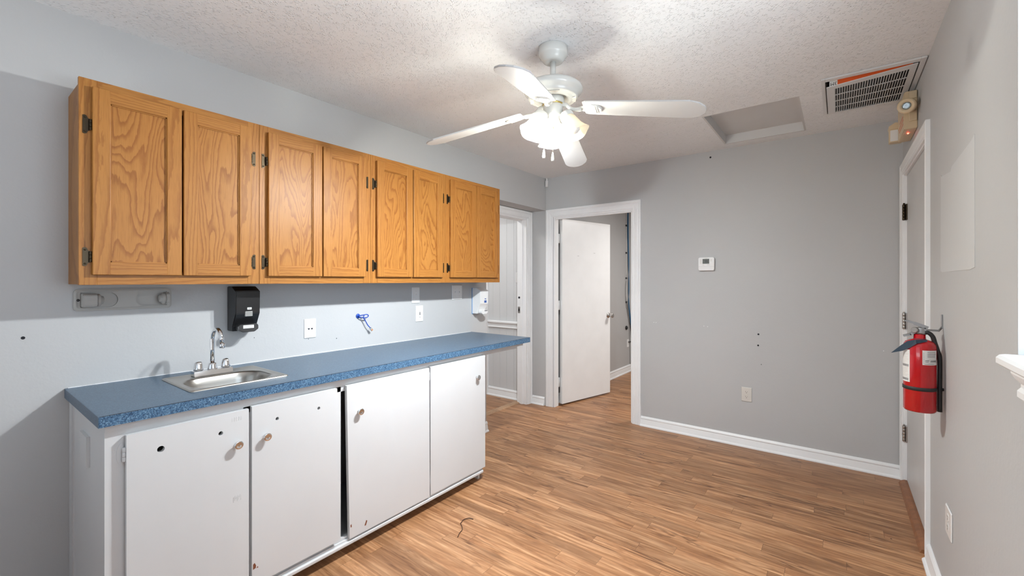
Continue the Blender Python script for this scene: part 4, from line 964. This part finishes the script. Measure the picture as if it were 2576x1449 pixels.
# handles point away from the wall (-x) and slightly to the far side
bm = Bm()
def bar(p, q, w_, th, u_=Vector((0, 1, 0))):
    p, q = Vector(p), Vector(q); d = (q-p).normalized(); n_ = d.cross(u_).normalized()
    vs = [bm.verts.new(c+u_*s1*w_/2+n_*s2*th/2) for c in (p, q) for s1, s2 in ((-1, -1), (1, -1), (1, 1), (-1, 1))]
    for f in ((0, 1, 2, 3), (7, 6, 5, 4), (0, 4, 5, 1), (1, 5, 6, 2), (2, 6, 7, 3), (3, 7, 4, 0)): bm.faces.new([vs[i] for i in f])
bar((2.818, ey, eb+.350), (2.776, ey, eb+.368), .022, .013); bar((2.778, ey, eb+.368), (2.755, ey, eb+.376), .024, .009); bar((2.757, ey, eb+.376), (2.745, ey, eb+.377), .022, .005); obj('top_lever', bm, 'alu', T)
bm = Bm(); bar((2.812, ey, eb+.344), (2.785, ey, eb+.338), .022, .014); bar((2.792, ey, eb+.341), (2.762, ey, eb+.319), .026, .009); bar((2.765, ey, eb+.320), (2.742, ey, eb+.312), .026, .007); obj('carry_handle', bm, 'alu', T)
bm = Bm(); lathe(bm, [(.012, 0), (.012, .010), (.010, .012)], (ex-.014, ey-.012, eb+.340), (-.5, -.86, 0), 20); obj('pressure_gauge', bm, 'satin', T)
bm = Bm(); tube(bm, spline([(ex+.010, ey-.006, eb+.330), (ex+.026, ey-.008, eb+.330), (ex+.039, ey-.008, eb+.315), (ex+.046, ey-.006, eb+.288), (ex+.055, ey, eb+.255), (ex+.0615, ey+.002, eb+.22), (ex+.0615, ey+.002, eb+.10), (ex+.0615, ey+.002, eb+.004)], 6), .0080, 12); obj('hose', bm, 'rubber', T)
bm = Bm(); ty = ey-.050
tp = [(2.812, .303), (2.775, .303), (2.750, .293), (2.729, .270), (2.7015, .2375)]; bt = [(2.812, .297), (2.778, .286), (2.756, .264), (2.737, .250), (2.7010, .2365)]
A = [(bm.verts.new((p[0], ty+.012*abs(i-1), eb+p[1])), bm.verts.new((q[0], ty-.004+.012*abs(i-1), eb+q[1]))) for i, (p, q) in enumerate(zip(tp, bt))]
for p, q in zip(A, A[1:]): bm.faces.new((p[0], q[0], q[1], p[1]))
tube(bm, [(ex+.0195*cos(k*pi/8), ey+.0195*sin(k*pi/8), eb+.303) for k in range(17)], .0016, 6)
obj('inspection_tag', bm, 'bluetag', T)
Hk = thing('wall_hook', (CX-.01, -1.42, 1.12), 'metal wall hook holding the fire extinguisher', 'hook')
bm = Bm(); bar((CX-.0025, -1.400, 1.205), (CX-.0025, -1.400, 1.145), .014, .003, Vector((0, 1, 0)))
bar((CX-.003, -1.40, 1.150), (CX-.016, -1.43, 1.139), .010, .003, Vector((0, 0, 1))); bar((CX-.016, -1.43, 1.139), (2.812, -1.452, 1.141), .008, .003, Vector((0, 0, 1)))
obj('hook_plate', bm, 'alu', Hk)

# ------------------------------------------------------------------ cables in the far room
fw = .037
T = thing('wall_cable', (fw+.01, 2.105, .9), 'white vertical cable clipped with black ties on the wall beyond the back doorway', 'cable')
bm = Bm()
for dy in (-.006, .006): tube(bm, [(fw+.006, 2.125+dy, 2.44), (fw+.006, 2.122+dy, 1.8), (fw+.006, 2.112+dy, 1.3), (fw+.006, 2.118+dy, .95)], .004, 8)
obj('cable', bm, 'cablewhite', T)
for z_ in (2.40, 2.15, 1.75, 1.38, 1.03): bm = Bm(); bbox(bm, fw+.001, fw+.014, 2.098, 2.140, z_-.013, z_+.013, .003); obj('cable_tie', bm, 'black', T)
T = thing('cable_bundle', (fw+.01, 2.18, .5), 'loose bundle of blue, grey and black cables hanging on the wall beyond the back doorway', 'cables')
for k, dy in enumerate((-.012, 0, .012)):
    bm = Bm(); tube(bm, spline([(fw+.008+k*.003, 2.165+dy, 2.44), (fw+.012, 2.17+dy*1.5, 2.0), (fw+.016, 2.185+dy, 1.6), (fw+.016, 2.19-dy, 1.25), (fw+.012, 2.20+dy, 1.0), (fw+.010, 2.27+dy, .75), (fw+.010, 2.33, .55)], 6), .0042, 8); obj('blue_cable', bm, 'cableblue', T)
bm = Bm(); tube(bm, spline([(fw+.006, 2.15, 2.44), (fw+.006, 2.155, 1.9), (fw+.010, 2.13, 1.5), (fw+.008, 2.09, 1.2), (fw+.008, 2.11, 1.02), (fw+.012, 2.16, .88), (fw+.008, 2.22, .70), (fw+.006, 2.26, .30), (fw+.006, 2.27, .10)], 6), .005, 8); obj('grey_cable', bm, 'cablegrey', T)
bm = Bm(); tube(bm, spline([(fw+.010, 2.12, 1.02), (fw+.014, 2.14, .95), (fw+.012, 2.18, .85), (fw+.012, 2.24, .70), (fw+.012, 2.28, .60), (fw+.012, 2.31, .45), (fw+.02, 2.23, .44), (fw+.012, 2.19, .44)], 6), .006, 8); obj('power_cable', bm, 'rubber', T)
T = tag(obj('cable_clip', (lambda bm: (lathe(bm, [(.028, 0), (.030, .012), (.020, .022), (.010, .016)], (fw+.0006, 2.12, .655), (1, 0, 0), 20), bm)[1])(Bm()), 'black'), 'round black clip on the wall beyond the back doorway, above the outlet', 'clip')

# ------------------------------------------------------------------ twine on the floor
bm = Bm(); tube(bm, spline([(.874, -2.131, .003), (.850, -2.142, .006), (.834, -2.172, .003), (.845, -2.195, .004), (.846, -2.205, .003), (.872, -2.222, .003), (.897, -2.246, .003), (.906, -2.275, .003), (.924, -2.308, .003)], 6), .0022, 8)
tag(obj('twine', bm, 'twig'), 'short curl of brown twine lying on the floor in front of the base cabinet', 'twine')
